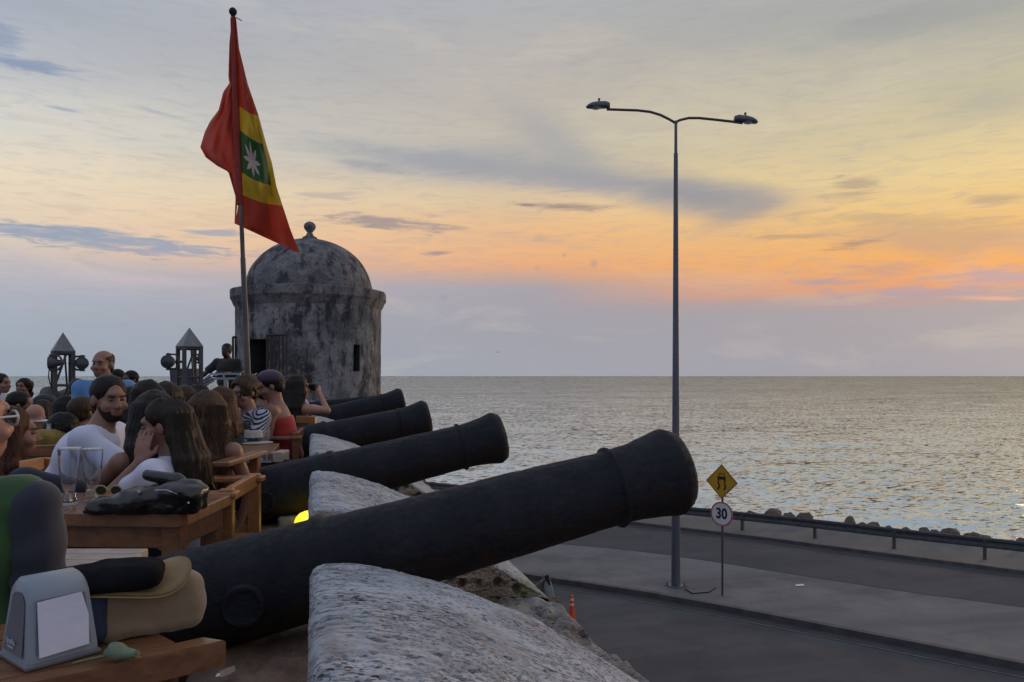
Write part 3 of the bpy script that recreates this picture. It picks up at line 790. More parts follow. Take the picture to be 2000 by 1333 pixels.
def cannon(y, x0, zax0, x1, zax1, res, seed, label, rs=1.0, tr_x=-.2, lumps=0):
    a0 = np.array([x0, y, zax0]); a1 = np.array([x1, y, zax1]); d = (a1-a0)/np.linalg.norm(a1-a0)
    L = np.linalg.norm(a1-a0); up = np.array([-d[2], 0, d[0]]); side = np.array([0, 1, 0])
    root = thing('cannon', label, 'cannon', (x0+.5, y, .39), 0, 'old black cannons resting in the parapet embrasures')
    prof = [(0, .10), (.0, .176), (.035, .19), (.07, .186), (.09, .176), (.55, .169), (.60, .169), (.615, .176), (.64, .176), (.655, .161),
            (L-.64, .150), (L-.287, .1405), (L-.283, .152), (L-.276, .1545), (L-.269, .152), (L-.265, .1405), (L-.20, .144), (L-.12, .156), (L-.055, .170), (L-.042, .1705), (L-.004, .150), (L, .135), (L, .062)]
    # extra stations so that the casting can be roughened
    pr = []
    for (s0, r0), (s1, r1) in zip(prof, prof[1:]):
        k = max(1, int(abs(s1-s0)/res)); pr += [(s0+(s1-s0)*i/k, r0+(r1-r0)*i/k) for i in range(k)]
    pr.append(prof[-1]); pr += [(L-.10, .060), (L-.3, .058)]
    s = np.array([p[0] for p in pr]); r = np.array([p[1] for p in pr])*rs
    n = 96 if res < .03 else 48; th = np.arange(n)*2*pi/n
    Sg, Tg = np.meshgrid(s, th, indexing='ij'); Rg = np.repeat(r[:, None], n, 1)
    cx, sy_ = np.cos(Tg), np.sin(Tg)
    solid = Rg > .1
    Rg = Rg+solid*(.0035*fbm(Sg*3, cx*1.4, sy_*1.4+seed, 3, seed)+.0022*fbm(Sg*22, cx*5, sy_*5, 3, seed+4)-.004*np.clip(fbm(Sg*14, cx*4, sy_*4, 2, seed+9)-.35, 0, 1)*3)
    P3 = a0+Sg[..., None]*d+Rg[..., None]*(cx[..., None]*up+sy_[..., None]*side)
    n0 = len(s); i, j = np.meshgrid(np.arange(n0-1), np.arange(n), indexing='ij'); j2 = (j+1) % n
    F = np.stack([i*n+j, i*n+j2, (i+1)*n+j2, (i+1)*n+j], -1).reshape(-1, 4)
    V = P3.reshape(-1, 3); V = np.vstack([V, a0[None]+0*d, (a0+d*(L-.3))[None]])
    F = [tuple(f) for f in F]+[(len(V)-2, k, (k+1) % n) for k in range(n)]+[(len(V)-1, (n0-1)*n+(k+1) % n, (n0-1)*n+k) for k in range(n)]
    mk('barrel', V, F, M_iron, root)
    # trunnions
    c = a0+d*((tr_x-x0)/d[0])
    for sg in (-1, 1):
        MB().lathe(c+side*sg*.12-up*.01, [(.066, 0), (.066, .055), (.060, .066), (.050, .066), (.048, .062), (.0, .062)], 40, axis=(0, sg, 0)).build('trunnion', M_iron, root, smooth=True)
    MB().lathe(a0-d*.14, [(.0, 0), (.035, .004), (.055, .03), (.055, .06), (.03, .09), (.03, .11), (.11, .145), (.12, .16)], 28, axis=tuple(d)).build('breech_knob', M_iron, root, smooth=True)
    # stone blocks under the barrel
    zb = float((a0+d*.45)[2]-.17*rs)
    if zb > .42: MB().box((x0+.38, y, (.37+zb)/2), (.10, .17, (zb-.37)/2+.01), bev=.012).build('support_block', M_wall, root)
    return root
CN = ['nearest and largest old black cannon, its muzzle crossing in front of the lamp post', 'second black cannon, pointing over the pitted stone merlon behind the nearest one',
      'third black cannon, its muzzle just above the second barrel', 'fourth black cannon with short visible muzzle, the highest one in the row', 'farthest black cannon lying flat below the round stone tower']
cannon(2.65, -.56, EYE-.772, 1.352, EYE-.352, .012, 1, CN[0], rs=.975)
cannon(4.80, -.46, EYE-.760, 1.20, EYE-.388, .02, 2, CN[1], tr_x=-.262, rs=.98)
cannon(7.28, -.46, EYE-.715, 1.10, EYE-.390, .03, 3, CN[2], rs=1.0)
cannon(10.35, -.46, EYE-.72, 1.22, EYE-.318, .03, 4, CN[3], rs=1.0)
cannon(14.3, -.2, EYE-.58, 1.50, EYE-.40, .05, 5, CN[4], rs=.55)
# spotlight in the second embrasure
lp = P(603, 1016, 4.40)
L = thing('floodlight', 'small glowing yellow floodlight on the ledge beside the second cannon', 'floodlight', (lp.x, lp.y, .39))
m, t, b = newmat('lit yellow lens'); _tc = objco(t); _v = node(t, 'ShaderNodeVectorMath', {0: _tc, 1: (.012, -.03, .02)}, operation='DISTANCE'); _r = Nd(t, _v.outputs['Value']); _c = ramp(t, _r.mr(.0, .07), [(0, (1, 1, .55)), (.35, (1, .9, .12)), (1, (.72, .62, .02))]); t.links.new(_c.s, b.inputs['Emission Color']); b.inputs['Emission Strength'].default_value = 1.5; b.inputs['Base Color'].default_value = (.8, .7, .1, 1)
mb = MB().lathe((lp.x+.0, lp.y, .40), [(.0, 0), (.082, 0), (.080, .022), (.070, .045), (.052, .064), (.024, .076), (.0, .078)], 24); mb.build('lens', m, L, smooth=True)
MB().lathe((lp.x, lp.y, .385), [(0, 0), (.088, 0), (.088, .014), (0, .014)], 24).build('housing', M_iron, L, smooth=True)
pl_ = bpy.data.lights.new('floodlight_glow', 'POINT'); pl_.energy = .045; pl_.color = (1, .82, .2); pl_.shadow_soft_size = .04
po = bpy.data.objects.new('floodlight_glow', pl_); C.objects.link(po); po.parent = L; po.location = (-.0, 0, .12)

# ------------------------------------------------------------------ round watch tower
def tower():
    c = np.array([0.0, 17.99, 0.0])
    def plaster(name, a, b_, d_, k=1):
        m, t, b = newmat(name); co = objco(t)
        n1 = tnoise(t, co, 1.5*k, 7, .62, .3); n2 = tnoise(t, co, 5.5*k, 6, .6); n3 = tnoise(t, objco(t, (1, 1, .35)), 4*k, 6, .62)
        cc = mixc(t, n1.mr(.40, .60), a, b_); cc = mixc(t, n3.mr(.48, .60, 0, .88), cc, d_); cc = mixc(t, n2.mr(.54, .66, 0, .55), cc, (.30, .27, .24))
        cc = mixc(t, tnoise(t, co, 16*k, 5, .6).mr(.56, .66, 0, .7), cc, (.03, .03, .032))
        t.links.new(cc.s, b.inputs['Base Color']); b.inputs['Roughness'].default_value = .95; b.inputs['Specular IOR Level'].default_value = .2
        bump(t, b, n2+n1*.5, .8, .05); return m
    MP = plaster('blackened lime plaster', (.11, .112, .12), (.24, .24, .25), (.028, .030, .038))
    MD = plaster('sooty dome plaster', (.11, .115, .125), (.20, .20, .21), (.035, .035, .042))
    MC = plaster('grey cornice stone', (.14, .14, .147), (.21, .205, .205), (.06, .06, .066))
    root = thing('watch_tower', 'round domed stone sentry tower with weathered black and grey plaster on the bastion corner', 'watch tower', tuple(c))
    def surf(name, fr, z0, z1, nz, m, hole=None, n=160, amp=.014):
        zs = np.linspace(z0, z1, nz) if not isinstance(z0, list) else np.array(z0); th = np.arange(n)*2*pi/n
        Zg, Tg = np.meshgrid(zs, th, indexing='ij'); Rg = fr(Zg)
        X, Y = np.cos(Tg)*Rg, np.sin(Tg)*Rg
        q = 1+(amp*fbm(X*2.2, Y*2.2, Zg*2.2, 4, 5)+amp*.5*fbm(X*9, Y*9, Zg*9, 3, 6))/np.maximum(Rg, .3)
        V = np.stack([X*q+c[0], Y*q+c[1], Zg], -1).reshape(-1, 3); F = []
        for i in range(len(zs)-1):
            for j in range(n):
                zc_ = (zs[i]+zs[i+1])/2; tcn = (th[j]+pi/n)
                if hole and hole(tcn, zc_): continue
                F.append((i*n+j, i*n+(j+1) % n, (i+1)*n+(j+1) % n, (i+1)*n+j))
        return mk(name, V, F, m, root)
    R0 = 1.585
    def ang(u):   # angle on the wall seen at image column u
        o = np.array([0, 0]); s = (u-1000)/FX; d = FW+RT*s; d = d/np.linalg.norm(d)
        oc = o-c[:2]; b_ = oc@d; cc = oc@oc-R0*R0; D = max(b_*b_-cc, 0); tt = -b_-math.sqrt(D); p = o+d*tt-c[:2]; return math.atan2(p[1], p[0])
    def zr(v): return EYE+(735-v)/FX*16.0
    wa, wb = ang(690), ang(702); wz0, wz1 = zr(725), zr(672)
    da, db = ang(486), ang(521); dz0, dz1 = 0, zr(663)
    n = 240
    def hole(t_, z):
        t_ = (t_+pi) % (2*pi)-pi
        return (min(wa, wb) < t_ < max(wa, wb) and wz0 < z < wz1) or (min(da, db) < t_ < max(da, db) and z < dz1)
    zl = sorted(set(list(np.linspace(.0, 2.95, 70))+[wz0, wz1, dz1]))
    def fr(z): return R0+np.clip((z-1.0)/2, -1, 1)*.012+.02*np.exp(-np.maximum(z-.0, 0)/.25)
    surf('wall', fr, zl, 0, 0, MP, hole, n)
    surf('wall_foot', lambda z: 1.62+np.clip(-z, 0, 9)*.2, SEA-1, -.0, 12, MP)
    def recess(name, a, b_, z0, z1, dep):
        V = []; 
        for rr_ in (R0+.01, R0-dep):
            for ta in (a, b_):
                for z in (z0, z1): V.append((c[0]+math.cos(ta)*rr_, c[1]+math.sin(ta)*rr_, z))
        F = [(0, 1, 5, 4), (2, 6, 7, 3), (1, 3, 7, 5), (0, 4, 6, 2), (4, 5, 7, 6)]
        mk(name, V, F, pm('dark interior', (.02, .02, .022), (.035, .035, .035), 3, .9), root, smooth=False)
    e = .0
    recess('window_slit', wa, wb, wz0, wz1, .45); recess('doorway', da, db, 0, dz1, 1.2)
    # cornice
    def ringp(name, prof, m): 
        MB().lathe((c[0], c[1], 0), prof, 120).build(name, m, root, smooth=True)
    zt_ = EYE+(572-735)/-FX*17.4; 
    z_a = EYE+(735-598)/FX*17.4
    pr = [(R0, z_a-.10), (R0+.05, z_a-.02), (R0+.075, z_a+.04), (R0+.09, z_a+.07), (R0+.112, z_a+.10), (R0+.122, z_a+.115), (R0+.118, z_a+.27), (R0+.108, z_a+.30), (1.43, z_a+.34), (1.40, z_a+.34)]
    th = 160; V = []; zz = 0
    zs = [p[1] for p in pr]; rsx = [p[0] for p in pr]
    Zg = np.repeat(np.array(zs)[:, None], th, 1); Tg = np.repeat((np.arange(th)*2*pi/th)[None], len(pr), 0); Rg = np.repeat(np.array(rsx)[:, None], th, 1)
    Rg = Rg+.018*fbm(np.cos(Tg)*6, np.sin(Tg)*6, Zg*6, 3, 12)-.05*np.clip(fbm(np.cos(Tg)*5, np.sin(Tg)*5, Zg*2, 3, 14)-.38, 0, 1)*4*(Rg > R0+.1)
    V = np.stack([np.cos(Tg)*Rg+c[0], np.sin(Tg)*Rg+c[1], Zg+.01*fbm(np.cos(Tg)*4, np.sin(Tg)*4, Zg, 3, 15)], -1).reshape(-1, 3)
    i, j = np.meshgrid(np.arange(len(pr)-1), np.arange(th), indexing='ij'); j2 = (j+1) % th
    mk('cornice', V, np.stack([i*th+j, i*th+j2, (i+1)*th+j2, (i+1)*th+j], -1).reshape(-1, 4), MC, root).data.set_sharp_from_angle(angle=rad(22))
    zb = z_a+.33; H = 1.18
    def dome(z): return 1.385*np.sqrt(np.clip(1-((z-zb)/H)**2, 0.0, 1))
    surf('dome', dome, [zb+H*math.sin(x) for x in np.linspace(0, pi/2*.998, 36)], 0, 0, MD)
    zt2 = zb+H
    MB().lathe((c[0], c[1], zt2-.06), [(.0, 0), (.24, 0), (.235, .05), (.17, .065), (.16, .10), (.10, .13), (.075, .17), (.055, .21), (.085, .245), (.125, .30), (.135, .345), (.12, .40), (.075, .44), (.03, .46), (0, .462)], 24).build('finial', MC, root, smooth=True)
    # iron gate leaves, each bar a piece of its own
    MI = pm('black gate iron', (.02, .02, .022), (.04, .03, .028), 20, .6)
    def leaf(p0, p1, z0, z1, nb, lab):
        p0 = np.array(p0); p1 = np.array(p1); g = MB()
        for zz_ in (z0, z1): g.tube([(*p0, zz_), (*p1, zz_)], .028, 6)
        for p in (p0, p1): g.tube([(*p, z0), (*p, z1)], .026, 6)
        fr_ = g.build('gate_leaf', MI, root); fr_['label'] = lab
        for k in range(1, nb+1):
            q = p0+(p1-p0)*k/(nb+1); o = MB().tube([(*q, z0), (*q, z1)], .020, 6).build('bar', MI, None)
            o.data.transform(Matrix.Translation(-Vector(tuple(c)))); o.parent = fr_
    def at(u, t_): p = P(u, 735, t_); return (p.x, p.y)
    leaf(at(522, 15.55), at(560, 15.45), .05, zr(657), 4, 'right iron gate leaf folded against the wall')
    leaf(at(455, 16.6), at(474, 16.55), .05, EYE+(735-659)/FX*16.6, 3, 'left iron gate leaf standing out from the wall')
tower()

# ------------------------------------------------------------------ flagpole and flag
FT = 12.0
p0 = P(484, 735, FT); p1 = P(455, 30, FT); dirp = (p1-p0).normalized(); pb = p0-dirp*((p0.z)/dirp.z)
fp = thing('flagpole', 'tall slightly leaning brown flagpole with a ball on top in front of the tower', 'flagpole', tuple(pb))
M_pole = pm('brown painted pole', (.05, .036, .034), (.11, .10, .10), 4, .5, stretch=(1, 1, .3))
MB().tube([pb, pb.lerp(p1, .45)], [.052, .040], 14).build('pole', M_pole, fp, smooth=True)
MB().tube([pb.lerp(p1, .45), p1], [.034, .026], 12).build('pole_upper', M_pole, fp, smooth=True)
MB().lathe(p1-Vector((0, 0, .02)), [(0, 0), (.035, .0), (.03, .02), (.05, .035), (.062, .07), (.055, .105), (.03, .13), (0, .135)], 18).build('ball', M_iron, fp, smooth=True)
q0 = P(462, 35, FT); MB().tube([q0, P(472, 41, FT-.05)], .008, 6).build('halyard_hook', M_iron, fp)
def flagm():
    m, t, b = newmat('flag cloth'); uv = node(t, 'ShaderNodeUVMap'); sx = node(t, 'ShaderNodeSeparateXYZ', {0: out(t, uv)})
    x = Nd(t, sx.outputs[0]); y = Nd(t, sx.outputs[1])
    c = (.34, .034, .014)
    def inside(a, b_, lo, hi): return a._m('GREATER_THAN', lo)*a._m('LESS_THAN', hi)
    # uv: x across (0 hoist side .. 1 fly), y from top (0) to bottom (1)
    yel = inside(x, 0, .0, 1.0)*inside(y, 0, .40, .855)
    grn = inside(x, 0, .0, .86)*inside(y, 0, .52, .735)
    ax = x-.40; ay = (y-.628)*2.6
    r = (ax*ax+ay*ay)._m('SQRT'); th = ay._m('ARCTAN2', ax)
    k = (th*(8/(2*pi)))._m('FRACT')-.5; tri = k._m('ABSOLUTE')*2.0
    star = (r-(tri*.16+.085))._m('LESS_THAN', 0.0)
    is_left = x._m('LESS_THAN', 0.0)
    yl2 = is_left*inside(x, 0, -.10, -.0)*inside(y, 0, .33, .50)
    cc = mixc(t, yel, c, (.42, .29, .012)); cc = mixc(t, grn, cc, (.022, .085, .02)); cc = mixc(t, star*grn, cc, (.45, .38, .36)); cc = mixc(t, yl2, cc, (.42, .29, .012))
    wv = tnoise(t, out(t, uv), 6, 4).mr(.3, .7, .86, 1.1); cc = mixc(t, 1.0, cc, out(t, node(t, 'ShaderNodeCombineColor', {0: wv, 1: wv, 2: wv})), 'MULTIPLY')
    t.links.new(cc.s, b.inputs['Base Color']); b.inputs['Roughness'].default_value = .75; b.inputs['Sheen Weight'].default_value = .2
    tr = node(t, 'ShaderNodeBsdfTranslucent', {'Color': cc}); ms = node(t, 'ShaderNodeMixShader', {0: .42}); t.links.new(b.outputs[0], ms.inputs[1]); t.links.new(tr.outputs[0], ms.inputs[2])
    t.links.new(ms.outputs[0], [n for n in t.nodes if n.type == 'OUTPUT_MATERIAL'][0].inputs[0])
    bump(t, b, tnoise(t, out(t, uv), 14, 4), .3, .02); return m
def flag():
    # right-hand sheet: rows from (left u,v) to (right u,v); y = 0..1 down the sheet
    rowsR = [(0, (454, 32), (461, 34)), (.12, (456, 90), (467, 95)), (.25, (459, 145), (484, 165)), (.40, (463, 203), (505, 226)), (.52, (464, 250), (521, 285)),
             (.60, (465, 290), (531, 318)), (.735, (467, 334), (540, 365)), (.855, (468, 378), (552, 402)), (.93, (463, 415), (567, 448)), (1.0, (458, 437), (586, 496))]
    rowsL = [(0, (453, 33), (454, 33)), (.10, (448, 85), (455, 85)), (.25, (446, 150), (457, 150)), (.30, (448, 163), (459, 170)), (.36, (436, 180), (461, 196)), (.43, (427, 215), (463, 225)), (.5, (410, 238), (464, 252)),
             (.58, (400, 258), (465, 285)), (.66, (391, 288), (466, 305)), (.74, (402, 308), (467, 322)), (.82, (425, 325), (467, 335)), (.86, (446, 336), (466, 342)), (.93, (460, 385), (464, 395)), (1.0, (458, 437), (460, 438))]
    V = []; U = []; F = []
    def sheet(rows, left):
        ny = 110; nx = 26; base = len(V)
        ys = [r[0] for r in rows]
        A = np.array([r[1] for r in rows], float); B = np.array([r[2] for r in rows], float)
        for i in range(ny+1):
            y = i/ny; a = np.array([np.interp(y, ys, A[:, k]) for k in (0, 1)]); b_ = np.array([np.interp(y, ys, B[:, k]) for k in (0, 1)])
            for j in range(nx+1):
                s = j/nx; q = a+(b_-a)*s; q[1] += 5*math.sin(pi*s)*(0 if left else 1)*(y > .3)*(y < .98)
                w = np.linalg.norm(b_-a)/130
                e = s if not left else 1-s
                dep = FT+.05+(.40*math.sin(e*4.2+y*5.5)+.16*math.sin(e*11+y*15)+.09*math.sin(y*29+e*5)+.05*math.sin(e*24-y*9))*w*(e**.7)+(.25*e*w*2.0 if left else -.05*e)
                V.append(tuple(P(q[0], q[1], dep))); U.append((s if not left else -(1-s)*1.0, y))
        for i in range(ny):
            for j in range(nx): F.append((base+i*(nx+1)+j, base+(i+1)*(nx+1)+j, base+(i+1)*(nx+1)+j+1, base+i*(nx+1)+j+1))
    sheet(rowsR, False); sheet(rowsL, True)
    o = mk('flag', V, F, flagm(), None, uv=U)
    pts_ = [P(455+(v-35)*.0345, v, FT) for v in (36, 130, 240, 330, 400)]
    hs_ = MB().tube(pts_, [.040, .046, .052, .055, .056], 12).build('hoist_sleeve', pm('red flag hem', (.20, .02, .014), (.26, .03, .018), 9, .8), None, smooth=True); hs_.parent = o
    tag(o, 'red, yellow and green flag with a white eight pointed star hanging from the flagpole', 'flag')
flag()

# ------------------------------------------------------------------ street lamp
M_lamp = pm('weathered lamp steel', (.075, .085, .115), (.11, .12, .15), 3, .5, metal=.3, bmp=.1, bscale=30, stretch=(1, 1, .2))
lb = G(1320, 1145, ROAD+.13); LT = FX*(EYE-ROAD-.13)/(1145-735)
sl_ = thing('street_lamp', 'tall double armed street lamp standing on the median beyond the cannon muzzle', 'street lamp', tuple(lb))
def lpnt(u, v, dt=0): return P(u, v, LT+dt)
zT = lpnt(1318, 240).z; zj = lpnt(1318, 300).z
MB().tube([lb+Vector((0, 0, .02)), (lb.x, lb.y, zj)], [.115, .052], 18).build('pole', M_lamp, sl_, smooth=True)
MB().tube([(lb.x, lb.y, zj-.02), (lb.x, lb.y, zT)], [.040, .036], 14).build('pole_upper', M_lamp, sl_, smooth=True)
MB().tube([(lb.x, lb.y, zT-.02), (lb.x, lb.y, zT+.04)], [.05, .05], 14).build('pole_cap', M_lamp, sl_, smooth=True)
a1 = [lpnt(*q) for q in [(1318, 240), (1308, 234), (1290, 225), (1270, 219), (1245, 216), (1215, 215), (1185, 214)]]
a2 = [lpnt(*q) for q in [(1318, 240), (1328, 235), (1345, 231), (1365, 231), (1395, 234), (1430, 238), (1450, 241)]]
M_arm = pm('brown lamp arm', (.05, .035, .03), (.08, .06, .05), 5, .6)
MB().tube(a1, .032, 10).build('arm', M_arm, sl_, smooth=True); MB().tube(a2, .032, 10).build('arm', M_arm, sl_, smooth=True)
def head(pc, dirn, tilt):
    ax = Vector((RT[0]*dirn, RT[1]*dirn, tilt)).normalized(); R = np.array([ax, Vector((0, 0, 1)).cross(ax).normalized(), ax.cross(Vector((0, 0, 1)).cross(ax).normalized())]).T
    V = []; F = []; secs = [(-.30, .02, .04, .0), (-.295, .07, .085, .02), (-.2, .11, .125, .02), (0, .13, .125, .02), (.15, .125, .10, .02), (.25, .09, .05, .015), (.30, .03, .0, .0)]
    for (x, w, h, d_) in secs:
        for k in range(16):
            th = 2*pi*k/16; yy = w*math.cos(th); zz = (h if math.sin(th) > 0 else .035+d_)*math.sin(th); V.append(np.array(pc)+R@np.array([x, yy, zz]))
    for i in range(len(secs)-1):
        for k in range(16): F.append((i*16+k, i*16+(k+1) % 16, (i+1)*16+(k+1) % 16, (i+1)*16+k))
    F.append(tuple(range(16))[::-1]); F.append(tuple((len(secs)-1)*16+k for k in range(16)))
    mh = mk('lamp_head', V, F, pm('blue grey lamp housing', (.06, .07, .10), (.085, .095, .12), 5, .5), sl_)
    def sub(o): o.data.transform(Matrix.Translation(-Vector(sl_['_o']))); o.parent = mh
    sub(MB().lathe(np.array(pc)+R@np.array([-.03, 0, .11]), [(0, 0), (.022, 0), (.022, .05), (.03, .055), (.03, .085), (0, .09)], 12).build('photocell', M_arm, None, smooth=True))
    sub(MB().lathe(np.array(pc)+R@np.array([.05, 0, -.03]), [(0, 0), (.12, 0), (.10, .03), (.05, .045), (0, .05)], 18, axis=tuple(-R[:, 2])).build('lens', pm('cloudy lamp lens', (.25, .24, .23), rough=.2), None, smooth=True))
head(lpnt(1168, 208), -1, -.02); head(lpnt(1457, 236), 1, -.12)
MB().box((lb.x, lb.y, lb.z+.01), (.20, .20, .014), R=rotm(.3), bev=.004).build('base_plate', M_lamp, sl_)
for k in range(4):
    a = .3+pi/4+k*pi/2; MB().lathe((lb.x+.21*math.cos(a), lb.y+.21*math.sin(a), lb.z+.02), [(0, 0), (.022, 0), (.022, .03), (.01, .035), (.01, .08), (0, .08)], 8).build('anchor_bolt', M_arm, sl_)
MB().box((lb.x-.1, lb.y-.06, lb.z+.52), (.035, .02, .06), bev=.005).build('hatch', M_arm, sl_)
# utility cover
cv = [G(1337, 1152, ROAD+.13), G(1398, 1149, ROAD+.13), G(1386, 1158, ROAD+.13), G(1352, 1161, ROAD+.13)]
cc_ = thing('utility_cover', 'flat concrete cover plate with dark rim in the median beside the lamp post', 'cover', (cv[0].x, cv[0].y, ROAD+.13))
o1 = MB().prism([(p.x, p.y) for p in cv], ROAD+.12, ROAD+.15).build('rim', M_iron, cc_)
cx = sum((p.x for p in cv))/4; cy = sum((p.y for p in cv))/4
MB().prism([(cx+(p.x-cx)*.94, cy+(p.y-cy)*.88) for p in cv], ROAD+.125, ROAD+.154).build('plate', M_med, cc_)

# ------------------------------------------------------------------ road sign
sp = G(1411, 1163, ROAD+.13); ST = FX*(EYE-ROAD-.13)/(1163-735)
rs = thing('road_sign', 'yellow diamond slippery road sign above a round white 30 speed limit on one thin post', 'road sign', tuple(sp))
def spt(u, v, dt=0): return P(u, v, ST+dt)
MB().tube([sp, (sp.x, sp.y, spt(1411, 912).z)], .026, 10).build('post', pm('dark sign post', (.05, .05, .055), rough=.5), rs, smooth=True)
nrm = Vector((-FW[0], -FW[1], 0)); nrm = Matrix.Rotation(rad(-44), 3, 'Z') @ nrm; tv = Vector((0, 0, 1)).cross(nrm).normalized()
if tv.dot(Vector((RT[0], RT[1], 0))) < 0: tv = -tv
def plate(name, cpt, poly, th, m, lift, z=0, parent=rs):
    V = []; c = Vector(cpt)
    for dd in (lift, lift-th):
        for x, y in poly: V.append(c+tv*x+Vector((0, 0, y))+nrm*dd)
    n = len(poly); F = [tuple(range(n)), tuple(range(n, 2*n))[::-1]]+[(k, (k+1) % n, n+(k+1) % n, n+k)[::-1] for k in range(n)]
    o = mk(name, V, F, m, rs, smooth=False)
    if parent is not rs: o.parent = parent
    return o
M_sy = pm('sign yellow', (.50, .27, .015), (.42, .22, .012), 5, .45); M_bk = pm('sign black', (.012, .012, .014), rough=.5)
M_sw = pm('sign white', (.62, .63, .66), (.52, .53, .56), 4, .45); M_sr = pm('sign faded red', (.32, .09, .08), (.42, .16, .14), 5, .5)
dc = spt(1411, 941); hd = (975-907)/2/FX*ST; rw = hd*1.0
def rr_poly(k): return [(k*rw, 0), (0, k*hd), (-k*rw, 0), (0, -k*hd)]
dm = plate('diamond_plate', dc, rr_poly(1), .012, M_sy, .04)
ed = rr_poly(.955); 
def stripe(a, b, w):
    a = np.array(a); b = np.array(b); d = (b-a)/np.linalg.norm(b-a); n_ = np.array([-d[1], d[0]])*w/2; return [tuple(a-n_), tuple(b-n_), tuple(b+n_), tuple(a+n_)]
for i in range(4): plate('border', dc, stripe(ed[i], ed[(i+1) % 4], .012), .003, M_bk, .0435, parent=dm)
sc = hd*1.0
def px(l): return [(x*sc, y*sc) for x, y in l]
plate('pictogram_car_body', dc, px([(-.24, .12), (.24, .12), (.26, .22), (.22, .30), (-.22, .30), (-.26, .22)]), .003, M_bk, .0435, parent=dm)
for st_ in ([(-.20, .30), (-.15, .46)], [(.20, .30), (.15, .46)], [(-.16, .46), (.16, .46)]):
    plate('pictogram_car_roof', dc, stripe(*[tuple(np.array(q)*sc) for q in st_], .035*sc*1.2), .003, M_bk, .0435, parent=dm)
for sx_ in (-1, 1):
    plate('pictogram_wheel', dc, px([(sx_*.15, .03), (sx_*.25, .03), (sx_*.25, .12), (sx_*.15, .12)]), .003, M_bk, .0436, parent=dm)
    xo = sx_*.19
    pts = [(xo, .0), (xo-.03, -.08), (xo+.05, -.20), (xo+.06, -.28), (xo-.02, -.38), (xo-.03, -.47)]
    for a_, b_ in zip(pts, pts[1:]): plate('pictogram_skid', dc, stripe(tuple(np.array(a_)*sc), tuple(np.array(b_)*sc*1.02), .095*sc), .003, M_bk, .0437, parent=dm)
rc = spt(1411, 1004); rr_ = (1028-980)/2/FX*ST
def circ(r, n=40): return [(r*math.cos(2*pi*k/n), r*math.sin(2*pi*k/n)) for k in range(n)]
rp = plate('round_plate', rc, circ(rr_), .012, M_sr, .04); plate('white_face', rc, circ(rr_*.86), .003, M_sw, .0435, parent=rp)
def text_mesh(txt, size, m, name, parent, origin, xv, yv, nv, ext=.002, loc0=(0, 0, 0), bold=0.0):
    cu = bpy.data.curves.new(name, 'FONT'); cu.body = txt; cu.size = size; cu.align_x = 'CENTER'; cu.align_y = 'CENTER'; cu.extrude = ext; cu.offset = bold; cu.resolution_u = 4
    o = bpy.data.objects.new(name, cu); C.objects.link(o); dg = bpy.context.evaluated_depsgraph_get(); me = bpy.data.meshes.new_from_object(o.evaluated_get(dg)); bpy.data.objects.remove(o)
    M = Matrix((xv, yv, nv)).transposed().to_4x4(); M.translation = Vector(origin)-Vector(loc0); me.transform(M); me.materials.clear(); me.materials.append(m)
    q = bpy.data.objects.new(name, me); C.objects.link(q); q.parent = parent; return q
text_mesh('30', rr_*1.18, M_bk, 'digits', rp, rc+nrm*.045, tv*.86, Vector((0, 0, 1)), nrm, loc0=rs['_o'], bold=.012)

# ------------------------------------------------------------------ traffic cone
cp = G(1117, 1222, ROAD); tcn = thing('traffic_cone', 'tall orange traffic cone with pale bands on the near road by the wall', 'traffic cone', tuple(cp))
M_or = pm('cone orange', (.75, .06, .01), (.6, .07, .02), 8, .5)
tt_ = FX*(EYE-ROAD)/(1222-735); Hc = (1222-1163)/FX*tt_
MB().lathe(cp, [(0, .02), (.11, .02), (.082, .04), (.070, .2), (.052, Hc*.55), (.045, Hc*.72), (.032, Hc-.03), (.027, Hc), (0, Hc)], 24).build('cone_body', M_or, tcn, smooth=True)
MB().box((cp.x, cp.y, cp.z+.012), (.13, .13, .011), bev=.005).build('base', M_or, tcn)
for zz, r in ((Hc*.70, .0475), (Hc*.86, .040)):
    MB().lathe((cp.x, cp.y, cp.z+zz), [(r, -.022), (r+.002, -.02), (r-.001, .022), (r-.003, .024)], 20).build('band', pm('reflective pale band', (.7, .5, .46), rough=.4), tcn, smooth=True)
# ------------------------------------------------------------------ wood furniture
def wood(name, c1, c2, rough=.35, ang=0.0, k=1):
    if name in MATS: return MATS[name]
    m, t, b = newmat(name); co = objco(t, (1, 1, 1), rot=(0, 0, ang)); 
    st = out(t, node(t, 'ShaderNodeMapping', {'Vector': co, 'Scale': (2.2*k, 26*k, 26*k)}))
    n1 = tnoise(t, st, 1.6, 7, .62, .5); n2 = tnoise(t, co, 7, 5, .6)
    c = mixc(t, n1.mr(.3, .7), c1, c2); c = mixc(t, n2.mr(.5, .72, 0, .5), c, tuple(x*.5 for x in c1))
    t.links.new(c.s, b.inputs['Base Color']); t.links.new(n2.mr(.3, .7, rough, rough+.25).s, b.inputs['Roughness'])
    bump(t, b, n1, .25, .004); MATS[name] = m; return m
W_warm = wood('varnished brown wood', (.135, .058, .026), (.25, .115, .055), .20, ang=-rad(0))
W_grey = wood('sun bleached planks', (.28, .22, .19), (.42, .35, .31), .45)
W_lite = wood('orange lit varnished wood', (.24, .095, .03), (.36, .155, .055), .3)  # warm low sunlight put into the varnish colour of some chairs
W_dark = wood('dark varnished wood', (.07, .035, .018), (.13, .065, .032), .35)
TB = .72
def at_z(u, v, z=TB): p = G(u, v, z); return (p.x, p.y)
